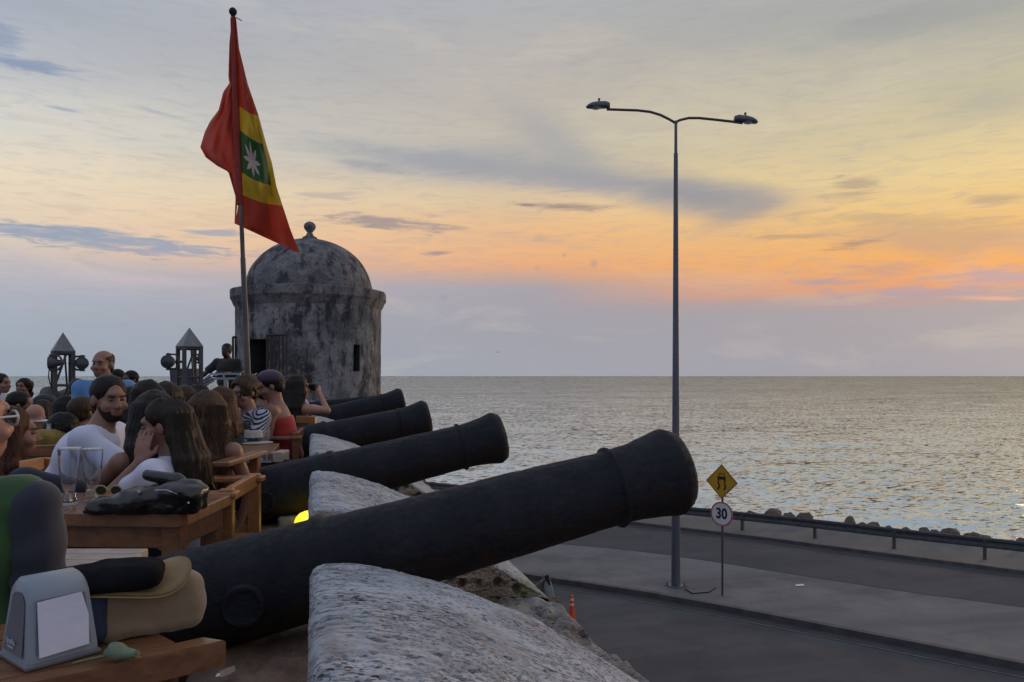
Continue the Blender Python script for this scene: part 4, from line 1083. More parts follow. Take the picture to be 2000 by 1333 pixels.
# --- table nearest to the camera
def poly_off(poly, k):
    cx = sum(p[0] for p in poly)/len(poly); cy = sum(p[1] for p in poly)/len(poly)
    return [(cx+(x-cx)*k, cy+(y-cy)*k) for x, y in poly]
t1 = thing('table', 'brown wooden table corner in the near foreground carrying the napkin dispenser and the bag', 'table', (*at_z(250, 1270), 0))
A = np.array(at_z(430, 1253)); Bn = np.array(at_z(77, 1331)); dirn = (Bn-A)/np.linalg.norm(Bn-A); prp = np.array([-dirn[1], dirn[0]])
if prp@FW < 0: prp = -prp
for k in range(4):    # four planks running along the table
    ws = [.05, .12, .12, .12]; w = ws[k]; a0 = A+prp*(sum(ws[:k])+.002); 
    cut = [0, .055, .10, .15][k]
    pts = [a0+dirn*cut*1.2+(-dirn*.012 if k == 0 else 0), a0+dirn*1.25, a0+dirn*1.25+prp*(w-.005), a0+dirn*(cut+.01)*1.25+prp*(w-.005)]
    MB().prism([tuple(p) for p in pts], TB-.052, TB, bev=.004).build('plank', W_warm, t1)
q = A+dirn*.09+prp*.10
for (du, dv_) in ((.10, .09), (.10, .40), (1.1, .09), (1.1, .40)):
    p = A+dirn*du+prp*dv_; MB().box((p[0], p[1], (TB-.055)/2), (.032, .032, (TB-.055)/2), R=rotm(math.atan2(dirn[1], dirn[0])), bev=.004).build('leg', W_warm, t1)
for dv_ in (.05, .42):
    p = A+dirn*.6+prp*dv_; MB().box((p[0], p[1], TB-.09), (.5, .012, .035), R=rotm(math.atan2(dirn[1], dirn[0]))).build('apron', W_warm, t1)
# --- second table, bleached planks
C2 = at_z(290, 1100); t2 = thing('table', 'pale bleached plank table top between the green shirted man and the first cannon', 'table', (*at_z(200, 1100), 0))
R2, F2 = RT, FW
far_y = 2.365; near_y = 2.07
nb = 4; 
for k in range(nb):
    y0 = near_y+(far_y-near_y)*k/nb; y1 = near_y+(far_y-near_y)*(k+1)/nb-.004
    def c2w(x, y): p = R2*x+F2*y; return (p[0], p[1])
    xr = -(1000-303)/FX*far_y+.0; xr0 = xr-.012*(nb-1-k)*.2
    xl = xr-.42
    MB().prism([c2w(xl, y0), c2w(xr0-(.02 if k == nb-1 else 0), y0), c2w(xr-(.02 if k == nb-1 else 0), y1), c2w(xl, y1)], TB-.038, TB, bev=.003).build('plank', W_grey, t2)
for (x, y) in ((-.06, .05), (-.06, .24), (-.36, .05), (-.36, .24)):
    p = R2*(xr+x)+F2*(near_y+y); MB().box((p[0], p[1], (TB-.04)/2), (.03, .03, (TB-.04)/2), R=rotm(-YAW), bev=.004).build('leg', W_warm, t2)
# --- third table, with the glasses and the black handbag
t3 = thing('table', 'brown varnished table with two beer glasses and a black handbag on it', 'table', (*at_z(250, 1000), 0))
nr = np.array(at_z(362, 1006)); fr_ = np.array(at_z(412, 984)); ex = -RT*1.0; 
ex = np.array(at_z(60, 1003))-nr; ex /= np.linalg.norm(ex); ey = fr_-nr; ey /= np.linalg.norm(ey); wd = .52
for k in range(4):
    a = nr+ey*wd*k/4; b_ = nr+ey*(wd*(k+1)/4-.0025)
    if k == 0: pl3 = [a+ex*.02, a+ex*1.25, b_+ex*1.25, b_, nr+ey*.02]
    else: pl3 = [a, a+ex*1.25, b_+ex*1.25, b_]
    MB().prism([tuple(p) for p in pl3], TB-.048, TB, bev=.004).build('plank', W_warm, t3)
ang3 = math.atan2(ex[1], ex[0])
def bx3(du, dv_, z, h, name, m=W_warm, bev=.003):
    p = nr+ex*du+ey*dv_; return MB().box((p[0], p[1], z), h, R=rotm(ang3), bev=bev).build(name, m, t3)
bx3(.62, .055, TB-.095, (.56, .011, .045), 'apron'); bx3(.05, .27, TB-.095, (.011, .2, .045), 'apron')
for du, dv_ in ((.07, .065), (.07, .45), (1.17, .065), (1.17, .45)): bx3(du, dv_, (TB-.05)/2, (.036, .036, (TB-.05)/2), 'leg')
# --- armchairs
def armchair(name_label, x, y, rz, m=W_warm, group='wooden armchairs round the tables', arm_z=.66, back_z=.88, w=.27, slats=5):
    r = thing('armchair', name_label, 'chair', (x, y, 0), rz, group)
    L = dict(local=True)
    for sx in (-1, 1):
        MB().box((sx*w, .24, arm_z/2), (.026, .03, arm_z/2), bev=.004).build('leg', m, r, local=True)
        MB().box((sx*w, -.24, back_z/2), (.026, .03, back_z/2), bev=.004).build('leg', m, r, local=True)
        MB().box((sx*w, .02, arm_z+.014), (.045, .31, .014), bev=.006).build('armrest', m, r, local=True)
        MB().box((sx*w, 0, .38), (.012, .22, .03)).build('side_rail', m, r, local=True)
    for k in range(5): MB().box((0, -.20+k*.1, .43), (w-.03, .044, .012), bev=.003).build('seat_slat', m, r, local=True)
    MB().box((0, -.245, back_z-.03), (w-.02, .016, .035), bev=.005).build('top_rail', m, r, local=True)
    for k in range(slats): MB().box((-.18+k*.09, -.245, (.46+back_z-.06)/2), (.043, .010, (back_z-.06-.46)/2), bev=.002).build('back_slat', W_dark, r, local=True)
    MB().box((0, .24, .38), (w-.02, .012, .03)).build('front_rail', m, r, local=True)
    return r

# ------------------------------------------------------------------ things on the near table
def on_cam(u, v, t): return P(u, v, t)
# napkin dispenser
dp = G(98, 1281, TB)
nd_rot = math.atan2(dirn[1], dirn[0])
nd = thing('napkin_dispenser', 'grey plastic napkin dispenser with a white napkin showing on the near table', 'napkin dispenser', (dp.x, dp.y, TB))
M_pl = pm('grey blue plastic', (.20, .235, .29), (.23, .265, .32), 4, .42); M_pl2 = pm('darker grey plastic', (.10, .105, .125), (.12, .125, .145), 4, .5)
M_nap = pm('napkin paper', (.56, .57, .70), (.60, .61, .74), 6, .9, bmp=.3, bscale=18)
# local frame: +x to the right end face with the napkin, +y away
fx_ = (RT*.78-FW*.62); fx_ /= np.linalg.norm(fx_)     # normal of the napkin face: towards camera and right
fy_ = np.array([-fx_[1], fx_[0]])
def ndp(x, y, z): q = np.array([dp.x, dp.y])+fx_*x+fy_*y; return (q[0], q[1], TB+z)
sc_ = .88
def shell(name, hx0, hx1, hy0, hy1, z0, z1, m, rnd, parent=nd, nseg=10):
    """a body whose profile across x is wide below, and rounded over at the top"""
    prof = []
    for k in range(nseg+1):
        a = pi*k/nseg; cz = z1-rnd; xx = math.cos(a)*rnd; zz = cz+math.sin(a)*rnd
        top = hx1-rnd
        prof.append(((top+xx if k < nseg/2 else -top+xx), zz))
    prof = [(hx0, z0), (hx0, z0+.014)]+prof+[(-hx0, z0+.014), (-hx0, z0)]
    n = len(prof); V = []; ys = [(-1, .93), (-1, 1), (1, 1), (1, .93)]
    for si, (sg, k) in enumerate(ys):
        for (x, z) in prof:
            f = (z-z0)/(z1-z0); hy = hy0+(hy1-hy0)*f
            ins = .008 if k < 1 else 0
            V.append(ndp(x*(1-ins*6), sg*(hy-(0 if k < 1 else .007)), z if k == 1 else z-ins*f))
    V2 = []
    for i in (0, 1, 2, 3): V2 += V[i*n:(i+1)*n]
    F = [(i*n+k, i*n+k+1, (i+1)*n+k+1, (i+1)*n+k) for i in range(3) for k in range(n-1)]
    F += [tuple(range(n))[::-1], tuple(range(3*n, 4*n))]
    o = mk(name, V2, F, m, parent); o.data.set_sharp_from_angle(angle=rad(50)); return o
shell('body', .062, .046, .061, .050, .012, .158, M_pl, .040)
MB().prism([ndp(a, b, 0)[:2] for a, b in ((-.066, -.065), (.066, -.065), (.066, .065), (-.066, .065))], TB, TB+.014, bev=.005).build('base', M_pl2, nd)
# slightly recessed side panel and napkin face
def quadp(pts, m, name, parent=nd, th=.0015):
    pts = [np.array(p) for p in pts]; nn = np.cross(pts[1]-pts[0], pts[2]-pts[0]); nn /= np.linalg.norm(nn)
    n = len(pts); V = pts+[p+nn*th for p in pts]; F = [tuple(range(n))[::-1], tuple(range(n, 2*n))]+[(k, (k+1) % n, n+(k+1) % n, n+k) for k in range(n)]
    return mk(name, V, F, m, parent, smooth=False)
def fxx(z): return .062+(.046-.062)*min(1, max(0, (z-.03)/.09))
quadp([ndp(.0625, -.047, .028), ndp(.0625, .047, .028), ndp(.0500, .041, .122), ndp(.0500, -.041, .122)], M_pl2, 'opening')
quadp([ndp(.066, -.043, .022), ndp(.066, .042, .026), ndp(.059, .044, .08), ndp(.053, .034, .123), ndp(.054, -.042, .120)], M_nap, 'napkin', th=.002)
# side panel facing the camera (the -y side)
sp_pts = [ndp(-.046, -.0625, .022), ndp(.044, -.0625, .022)]
for k in range(9):
    a = pi*k/8; sp_pts.append(ndp(.030*math.cos(a)+(0.004), -.0545, .108+.026*math.sin(a)))
quadp([np.array(p) for p in sp_pts], M_pl2, 'side_panel')
nv = Vector((-fy_[0], -fy_[1], 0)); xv = Vector((fx_[0], fx_[1], 0))
text_mesh('familia', .016, pm('pale print', (.42, .45, .55), rough=.5), 'lettering', nd, Vector(ndp(-.004, -.0655, .044)), xv, Vector((0, 0, 1)), nv, ext=.0004, loc0=nd['_o'])
MB().box(ndp(-.004, -.0655, .034), (.013, .0006, .0012), R=rotm(math.atan2(fx_[1], fx_[0]))).build('underline', pm('pale print', (.42, .45, .55)), nd)
# khaki bag with a cap on it
def sdfthing(name, label, cat, loc, prs, m, res, k=.02, disp=None, lo=None, hi=None, subs=(), sk=.005, parent=None):
    lo = np.min([p[0] for p in prs], 0)-.03 if lo is None else lo; hi = np.max([p[1] for p in prs], 0)+.03 if hi is None else hi
    f = Field(lo, hi, res)
    for p in prs: f.op(p, k)
    for p in subs: f.op(p, sk, 'sub')
    if disp: f.disp(disp)
    o = f.build(name, m, parent)
    if parent is None: o.location = loc; o['_o'] = tuple(loc); tag(o, label, cat)
    return o
M_khaki = pm('khaki canvas', (.185, .128, .078), (.24, .17, .108), 9, .9, bmp=.35, bscale=160, bdist=.003, sheen=.3)
M_navy = pm('navy canvas', (.012, .022, .055), (.02, .032, .075), 12, .85, bmp=.3, bscale=150, bdist=.003)
bl = P(276, 1262, 1.575); bgx = np.array([*(RT*.82+FW*.57), 0]); bgx /= np.linalg.norm(bgx); bgy = np.array([-bgx[1], bgx[0], 0])
bag = thing('bag', 'khaki and navy canvas bag slumped on the near table behind the napkin dispenser', 'bag', (bl.x, bl.y, TB))
def bp(x, y, z): return bgx*x+bgy*y+np.array([0, 0, z])
RB = np.stack([bgx, bgy, [0, 0, 1]], 1)
f = Field((-.28, -.26, -.005), (.28, .26, .22), .0045)
f.op(rbox(bp(.015, .02, .058), (.105, .055, .058), .03, RB), .02); f.op(rbox(bp(.0, .025, .070), (.078, .042, .034), .022, RB), .03)
f.op(cap(bp(.066, .0, .102), bp(.100, .0, .05), .014, .022), .02)
f.op(cap(bp(-.06, -.015, .085), bp(.06, -.01, .10), .014), .02)
f.disp(lambda x, y, z: .0065*fbm(x*10, y*10, z*10+3, 3, 5)-.004*np.abs(fbm(x*9+5, y*9, z*14, 3, 15))+.0010*np.sin(60*(z+.6*x)+6*vn(x*12, y*12, z*12, 3)))
f.build('canvas_body', M_khaki, bag)
f = Field((-.30, -.26, -.005), (.28, .26, .22), .0055)
f.op(rbox(bp(-.105, .015, .062), (.045, .062, .062), .03, RB), .02); f.op(rbox(bp(-.12, .02, .072), (.05, .05, .030), .025, RB), .02)
f.disp(lambda x, y, z: .005*fbm(x*18, y*18, z*18+9, 3, 6)); f.build('navy_end', M_navy, bag)
cl_ = P(214, 1126, 1.535); bgx = np.array([*(RT*.95+FW*.30), 0]); bgx /= np.linalg.norm(bgx); bgy = np.array([-bgx[1], bgx[0], 0]); RB = np.stack([bgx, bgy, [0, 0, 1]], 1)
capo = thing('sun_cap', 'black cap with a tan curved brim lying on top of the khaki bag', 'cap', (cl_.x, cl_.y, cl_.z))
M_blk = pm('black felt', (.005, .005, .007), (.010, .010, .013), 10, .95, spec=.1)
f = Field((-.24, -.2, -.09), (.26, .2, .09), .004)
f.op(ell(bp(-.045, .02, -.008), (.125, .075, .026), RB), .01); f.op(rbox(bp(.035, .01, .0), (.060, .05, .022), .02, RB), .03)
f.disp(lambda x, y, z: .003*fbm(x*20, y*20, z*20, 3, 8)); f.build('crown', M_blk, capo)
# brim: a curved sheet sweeping round the right end
V = []; nn_ = 40
for i in range(nn_+1):
    a = -2.2+3.6*i/nn_
    for j in range(5):
        rx = .078+.060*j/4; ry = .036+.038*j/4
        x = rx*math.cos(a)+.012; y = ry*math.sin(a)+.02; z = -.024+.034*max(0, math.cos(a-.5))**2*(.6+.6*j/4)-.006*(j/4)+.008*math.sin(a*2.5)
        V.append(bp(x, y, z))
V += [v-np.array([0, 0, .005]) for v in V]; nv_ = (nn_+1)*5
F = [(i*5+j, i*5+j+1, (i+1)*5+j+1, (i+1)*5+j) for i in range(nn_) for j in range(4)]
F += [tuple(q+nv_ for q in f_[::-1]) for f_ in F]; F += [(i*5+4, (i+1)*5+4, (i+1)*5+4+nv_, i*5+4+nv_) for i in range(nn_)]+[(i*5, i*5+nv_, (i+1)*5+nv_, (i+1)*5) for i in range(nn_)]
mk('brim', V, F, pm('tan straw', (.20, .13, .05), (.26, .17, .07), 20, .6), capo, local=True)
# rose bud
ro = P(232, 1277, 1.425); ro.z = TB+.016
rose = thing('rose', 'wilted pale green rose bud on a thin stem at the front table edge', 'rose', (ro.x, ro.y, ro.z))
M_gr = pm('dull green bud', (.10, .15, .10), (.16, .21, .14), 30, .7); M_st = pm('stem green', (.14, .19, .07), rough=.6)
rx = np.array([*RT, 0]); f_ = np.array([*FW, 0])
f = Field((-.04, -.04, -.02), (.05, .04, .03), .0016)
f.op(ell(-rx*.006+[0, 0, .003], (.019, .016, .0165)), .004); f.op(cap(rx*.012, rx*.03-[0, 0, .002], .010, .007), .004)
f.disp(lambda x, y, z: .0014*np.sin(300*np.hypot(y, z)+90*x)); f.build('bud', M_gr, rose)
mb = MB()
for k in range(5):
    a = k*1.256; d = rx*.042+np.array([0, math.cos(a)*.012, math.sin(a)*.010]); s0 = rx*.024
    w = np.cross(d, [0, 0, 1.]); w = w/np.linalg.norm(w)*.006
    mb.add([s0-w*.3, (s0+d)/2-w, d, (s0+d)/2+w, s0+w*.3], [(0, 1, 2, 3, 4)])
mb.build('sepals', pm('sepal green', (.12, .14, .04), (.2, .16, .05), 50, .7), rose, local=True)
MB().tube([-rx*.02+[0, 0, -.004], -rx*.06-f_*.004+[0, 0, -.011], -rx*.068-f_*.006+[0, 0, -.013], -rx*.078-f_*.016+[0, 0, -.013]], [.0025, .0018, .0022, .0015], 8).build('stem', M_st, rose, smooth=True, local=True)

# ------------------------------------------------------------------ things on the third table
M_glass, t, b = newmat('clear glass'); b.inputs['Base Color'].default_value = (.92, .95, 1, 1); b.inputs['Transmission Weight'].default_value = 1; b.inputs['Roughness'].default_value = .03; b.inputs['IOR'].default_value = 1.45
M_foam = pm('dried foam residue', (.6, .6, .62), (.4, .4, .42), 60, .9)
def glass(u, v, t_, h, label):
    p = G(u, v, TB+.001); s = h/.22
    o = MB(); pr = [(0, .0), (.030, 0), (.033, .006), (.031, .018), (.025, .045), (.024, .060), (.030, .10), (.036, .16), (.040, .22)]
    pi_ = [(.0385, .22), (.0345, .16), (.0285, .10), (.0215, .062), (.018, .045), (.0, .040)]
    n = 36; MBo = MB(); V = []; pts = pr[1:]+pi_[:-1]
    V = [(r*s*math.cos(2*pi*k/n), r*s*math.sin(2*pi*k/n), z*s) for r, z in pts for k in range(n)]; m_ = len(pts)
    F = [(i*n+k, i*n+(k+1) % n, (i+1)*n+(k+1) % n, (i+1)*n+k) for i in range(m_-1) for k in range(n)]
    F += [tuple(range(n))[::-1], tuple((m_-1)*n+k for k in range(n))]
    r = thing('beer_glass', label, 'glass', tuple(p)); mk('glass_body', V, F, M_glass, r, True, True).data.set_sharp_from_angle(angle=rad(50))
    # ring of foam left at the rim
    MB().lathe((0, 0, .213*s), [(.0392*s, 0), (.0402*s, .004), (.0402*s, .0068), (.0386*s, .0070)], 36).build('foam_rim', M_foam, r, smooth=True, local=True)
    return r
glass(135, 986, 0, .235, 'tall empty beer glass standing left, closest to the green shirted man')
glass(181, 978, 0, .222, 'tall empty beer glass standing right, in front of the black handbag')
# phone
pp = G(127, 985, TB); ph = thing('phone', 'black phone with a white edge lying beside the left beer glass', 'phone', (pp.x, pp.y, TB))
MB().box((pp.x-.02, pp.y, TB+.006), (.06, .035, .005), R=rotm(-YAW+.1), bev=.002).build('case', pm('off white plastic', (.6, .6, .6), rough=.4), ph)
MB().box((pp.x-.02, pp.y, TB+.0125), (.055, .030, .001), R=rotm(-YAW+.1)).build('screen', pm('black screen', (.01, .01, .012), rough=.1), ph)
# black leather handbag
hp = P(300, 985, 2.98); hb = thing('handbag', 'shiny black leather handbag with zips lying on the brown varnished table', 'handbag', (hp.x, hp.y, TB))
M_lea = pm('black leather', (.006, .006, .008), (.012, .012, .014), 20, .22, bmp=.35, bscale=40, spec=.6); M_zip = pm('zip metal', (.45, .45, .46), rough=.25, metal=1)
def hq(x, y, z): return np.array([RT[0]*x+FW[0]*y, RT[1]*x+FW[1]*y, z])
RC = np.stack([[RT[0], RT[1], 0], [FW[0], FW[1], 0], [0, 0, 1]], 1)
f = Field((-.36, -.25, -.005), (.36, .25, .24), .0055)
f.op(rbox(hq(.04, .0, .05), (.15, .07, .046), .03, RC), .02); f.op(rbox(hq(-.12, -.01, .032), (.11, .06, .028), .02, RC), .03)
f.op(ell(hq(.11, -.01, .085), (.10, .07, .04), RC), .03); f.op(cap(hq(.0, .02, .075), hq(-.12, .0, .05), .03, .02), .03); f.op(cap(hq(-.2, -.02, .02), hq(-.25, -.03, .012), .018, .008), .02)
f.disp(lambda x, y, z: .012*fbm(x*9, y*9, z*16+1, 4, 21)-.010*np.abs(fbm(x*10+3, y*10, z*16, 3, 25))+.003*np.sin(38*x+20*z+7*vn(x*8, y*8, z*8, 2))); f.build('leather_body', M_lea, hb)
f = Field((-.36, -.25, .03), (.36, .25, .26), .006)
f.op(cap(hq(-.03, .02, .142), hq(.09, .0, .128), .022, .024), .02); f.op(cap(hq(.09, .0, .128), hq(.20, -.01, .085), .022, .010), .02)
f.disp(lambda x, y, z: .004*fbm(x*25, y*25, z*25, 3, 23)); f.build('shoulder_strap', M_lea, hb)
MB().tube([hq(.04, -.075, .098), hq(.09, -.085, .10), hq(.13, -.085, .085)], .0025, 6).build('zip', M_zip, hb, local=True)
MB().tube([hq(.165, -.070, .075), hq(.167, -.074, .048)], .004, 6).build('zip_pull', M_zip, hb, local=True)
MB().lathe(hq(-.02, -.07, .09), [(0, 0), (.008, 0), (.008, .004), (0, .005)], 10, axis=(-FW[0], -FW[1], 0)).build('stud', M_zip, hb, local=True)
sg = P(212, 975, 3.05); sn = thing('sunglasses', 'pair of light framed sunglasses lying on the black handbag strap', 'sunglasses', (sg.x, sg.y, TB))
mb = MB()
for sx in (-1, 1):
    c = hq(sx*.03, 0, .075); mb.tube([c+hq(.024*math.cos(a), 0, .02*math.sin(a)) for a in np.linspace(0, 2*pi, 13)], .003, 6)
    mb.tube([hq(sx*.055, 0, .08), hq(sx*.062, .05, .078), hq(sx*.06, .12, .06)], .0025, 6)
mb.tube([hq(-.008, 0, .08), hq(.008, 0, .08)], .003, 6); mb.build('frame', pm('pale brass frame', (.35, .25, .12), rough=.3), sn, local=True)
M_lens = pm('dark lens', (.02, .02, .02), rough=.08)
for sx in (-1, 1): MB().lathe(hq(sx*.03, .0, .075), [(0, 0), (.022, 0), (.022, .002), (0, .003)], 16, axis=(FW[0], FW[1], 0)).build('lens', M_lens, sn, local=True)
# ------------------------------------------------------------------ people
def skinmat(name, c):
    if name in MATS: return MATS[name]
    m, t, b = newmat(name); co = objco(t)
    n = tnoise(t, co, 9, 4); cc = mixc(t, n.mr(.35, .65), c, (c[0]*1.12, c[1]*1.02, c[2]*.98)); t.links.new(cc.s, b.inputs['Base Color'])
    b.inputs['Roughness'].default_value = .5; b.inputs['Subsurface Weight'].default_value = .12; b.inputs['Subsurface Radius'].default_value = (.012, .005, .003)
    bump(t, b, tnoise(t, co, 120, 3), .12, .002); MATS[name] = m; return m
SK = dict(light=skinmat('fair skin', (.31, .17, .125)), mid=skinmat('tanned skin', (.215, .115, .083)), olive=skinmat('olive skin', (.17, .09, .064)), brown=skinmat('brown skin', (.09, .046, .031)), dark=skinmat('dark skin', (.03, .017, .012)))
def hairmat(name, c1, c2):
    if name in MATS: return MATS[name]
    m, t, b = newmat(name); co = objco(t, (110, 110, 5)); n = tnoise(t, co, 2.0, 5, .6, .3)
    cc = mixc(t, n.mr(.35, .65), c1, c2); t.links.new(cc.s, b.inputs['Base Color']); b.inputs['Roughness'].default_value = .5; b.inputs['Specular IOR Level'].default_value = .22
    bump(t, b, n, .6, .006); MATS[name] = m; return m
HR = dict(black=hairmat('black hair', (.004, .003, .003), (.010, .007, .006)), dbrown=hairmat('dark brown hair', (.009, .0055, .004), (.024, .014, .009)), brown=hairmat('brown hair', (.022, .012, .007), (.055, .03, .016)),
          lbrown=hairmat('streaked brown hair', (.020, .011, .007), (.085, .046, .022)), red=hairmat('auburn hair', (.035, .013, .008), (.08, .03, .015)), grey=hairmat('grey hair', (.07, .068, .07), (.13, .125, .125)))  # lbrown mixes dark brown with lighter brown streaks
def cloth(name, c, c2=None, **k): return pm(name, c, c2 if c2 else tuple(x*.85 for x in c), 7, .88, bmp=.25, bscale=70, bdist=.004, sheen=.2, **k)
def stripes(name, c1, c2, freq, ang=0.0, axis=2, thr=.5):
    m, t, b = newmat(name); tc_ = node(t, 'ShaderNodeTexCoord'); mp = out(t, node(t, 'ShaderNodeMapping', {'Vector': Nd(t, tc_.outputs['Object']), 'Rotation': (ang, ang*.6, 0)}))
    s = node(t, 'ShaderNodeSeparateXYZ', {0: mp}); w = tnoise(t, mp, 9, 3)
    f_ = ((Nd(t, s.outputs[axis])+w*.03)*freq)._m('FRACT'); k = f_._m('GREATER_THAN', thr)
    cc = mixc(t, k, c1, c2); t.links.new(cc.s, b.inputs['Base Color']); b.inputs['Roughness'].default_value = .85; return m
def prints(name, c0, cs, scale):
    m, t, b = newmat(name); co = objco(t); v = node(t, 'ShaderNodeTexNoise', {'Vector': co, 'Scale': scale, 'Detail': 3.0, 'Distortion': 1.5})
    st = [(0, c0)]; n = len(cs)
    for i, c in enumerate(cs): st.append((.36+.3*i/n, c))
    cc = ramp(t, out(t, v), st, 'CONSTANT'); t.links.new(cc.s, b.inputs['Base Color']); b.inputs['Roughness'].default_value = .85; return m
TOP = dict(white=cloth('white cotton', (.60, .63, .78), (.54, .57, .72)), green=cloth('green cotton', (.022, .070, .020), (.03, .085, .026)), slate=cloth('slate blue cotton', (.020, .025, .042)), navy=cloth('navy cotton', (.012, .018, .035)),
           sky=cloth('light blue polo cotton', (.10, .24, .50)), pink=cloth('dusty pink cotton', (.28, .19, .19)), red=cloth('red cotton', (.32, .018, .016)), black=cloth('black cotton', (.008, .010, .012)),
           beige=cloth('beige cotton', (.24, .19, .14)), plaid=prints('plaid shirt', (.16, .05, .06), [(.22, .12, .13), (.08, .04, .06), (.25, .17, .17)], 22), stripe=stripes('navy and white stripes', (.012, .016, .035), (.38, .40, .46), 48, .5),
           grey=cloth('grey cotton', (.09, .09, .10)), yellow=cloth('mustard cotton', (.20, .15, .03)), printed=prints('pink and white print', (.38, .30, .36), [(.10, .05, .18), (.45, .4, .45), (.30, .12, .22)], 14),
           floral=prints('floral print', (.012, .016, .03), [(.02, .03, .05), (.05, .12, .07), (.16, .04, .05), (.22, .28, .32), (.02, .03, .05)], 26), strapless=stripes('striped swim top', (.05, .04, .05), (.3, .3, .36), 18))
M_eye = pm('eye white', (.11, .095, .09), rough=.3); M_iris = pm('dark iris', (.012, .008, .006), rough=.1); M_lip = pm('lips', (.19, .07, .06), rough=.5); M_deni = cloth('dark trousers', (.018, .022, .035))
V3 = lambda *a: np.array(a, float)
def person(name_label, u, vtop, t, face=0, yaw=0, pitch=0, lean=.12, side=0.0, skin='mid', hair='short', hcol='black', top='white', sleeve='short', bottom=None, armL='table', armR='table',
           stand=False, res=.012, fem=False, beard=False, props=None, tank=False, hl=.35, scale=1.0, cat='person', hump=0, legs=True, fat=0.0, group=None, glow=False, wave=1.0, bald=False, shw=None, detail=None, strap=False, hairvol=0.0):
    """yaw/pitch are of the head relative to the body, in degrees, positive to the left / up"""
    sh = shw or (.165 if fem else .19)
    ztop = EYE+(735-vtop)/FX*t
    Rh = rotm(rad(yaw), rad(pitch))
    spine = V3(math.sin(side), math.sin(lean), math.cos(lean)); L = .49 if not fem else .46
    pel0 = V3(0, 0, 0); nb0 = pel0+spine*L; hc0 = nb0+V3(0, .035, .135)+spine*.02
    pz = ztop-.125*scale-(hc0[2]+ (0.0))*1.0 if True else 0
    pz = max(pz, .34) if not stand else pz
    pel = V3(0, 0, pz); nb = pel+spine*L; hc = nb+(hc0-nb0)
    hc = V3(hc[0], hc[1], ztop-.125) ; 
    rz = -YAW+rad(face)
    tgt = P(u, 735, t); off_ = Matrix.Rotation(rz, 3, 'Z') @ Vector(tuple(hc))
    loc = (tgt.x-off_.x, tgt.y-off_.y, 0)
    root = thing('person', name_label, cat, loc, rz, group)
    H = lambda *p: hc+Rh@V3(*p)
    sr = V3(-math.cos(side)*0, 0, 0)
    shp = {s: nb+V3(s*sh, 0.0, -.045-.5*side*s*sh) for s in (-1, 1)}
    def arm(a, s):
        S0 = shp[s]
        if a == 'table': e = S0+V3(s*.05, .14, -.24); w = e+V3(-s*.07, .23, .04)
        elif a == 'lap': e = S0+V3(s*.04, .04, -.28); w = e+V3(-s*.10, .22, -.06)
        elif a == 'down': e = S0+V3(s*.05, -.02, -.28); w = e+V3(s*.0, .04, -.25)
        elif a == 'chin': e = S0+V3(s*.0, .20, -.22); w = H(s*.05, .085, -.16)
        elif a == 'hips': e = S0+V3(s*.16, -.06, -.22); w = pel+V3(s*.17, .03, .10)
        else:
            e = hc+V3(*a[0]); w = hc+V3(*a[1])
        return S0, e, w
    A = {-1: arm(armL, -1), 1: arm(armR, 1)}
    # ---------------- body
    pts = [pel, nb, hc]+[q for s in (-1, 1) for q in A[s]]
    kn = {}; an = {}; hp_ = {}
    for s in (-1, 1):
        hp_[s] = pel+V3(s*.09, 0, -.02)
        if stand: kn[s] = V3(s*.10, .02, pel[2]*.52); an[s] = V3(s*.11, 0, .08)
        else:
            kn[s] = V3(s*.12, .43, max(.48, pz-.02)); an[s] = V3(s*.12, .44, .09)
    zlo = 0 if legs else pel[2]-.14
    lo = np.min(pts, 0)-.20; hi = np.max(pts, 0)+.2
    if legs: lo = np.minimum(lo, V3(-.26, -.2, -.02)); hi = np.maximum(hi, V3(.26, .62, 0))
    else: lo[2] = pel[2]-.16
    f = Field(lo, hi, res)
    w = .9 if fem else 1.0

    ch = nb-spine*.17
    RS = rotm(0, -math.asin(spine[1]), math.asin(spine[0]))
    f.op(ell(ch, (.155*w+fat*.5, .105+fat, .165), RS), .02); f.op(ell(pel+spine*.12, (.135*w+fat, .10+fat*1.3, .15), RS), .05); f.op(ell(pel+spine*.0, (.155, .115, .11), RS), .04)
    f.op(cap(shp[-1], shp[1], .052 if not fem else .044), .05); f.op(cap(nb+V3(0, -.01, -.04), nb+spine*.03, .075, .055), .04)
    if fem and not stand:
        for s in (-1, 1): f.op(ell(ch+V3(s*.07, .085, -.015), (.055, .05, .055)), .03)
    nr_ = .056 if not fem else .047
    f.op(cap(nb+V3(0, -.005, -.01), H(0, -.012, -.07), nr_, nr_*.97), .025)
    # head
    hs = .97 if fem else 1.0
    def E(c, r, k=.012, mode='add'): f.op(ell(H(*(np.array(c)*hs)), np.array(r)*hs, Rh), k, mode)
    E((0, -.014, .040), (.076, .096, .084)); E((0, .022, -.022), (.060, .074, .084), .02); E((0, .052, -.078), (.038, .038, .032), .03)
    E((0, .084, .035), (.045, .018, .018), .02)
    if res <= .013:
        for s in (-1, 1):
            E((s*.032, .103, .008), (.017, .014, .012), .012, 'sub'); E((s*.045, .066, -.028), (.022, .026, .022), .02); E((s*.078, -.005, -.004), (.012, .020, .031), .008)
        f.op(cap(H(0, .094, .006), H(0, .114, -.026), .009, .013), .012); f.op(cap(H(-.013, .102, -.031), H(.013, .102, -.031), .009), .008)
        f.op(cap(H(-.02, .088, -.056), H(.02, .088, -.056), .0085), .008); f.op(cap(H(-.016, .086, -.068), H(.016, .086, -.068), .0095), .008)
    else:
        f.op(cap(H(0, .094, .004), H(0, .106, -.028), .010, .014), .012)
        for s in (-1, 1): E((s*.076, -.005, -.004), (.014, .020, .031), .008)
    # arms and hands
    ar = .042 if fem else .050
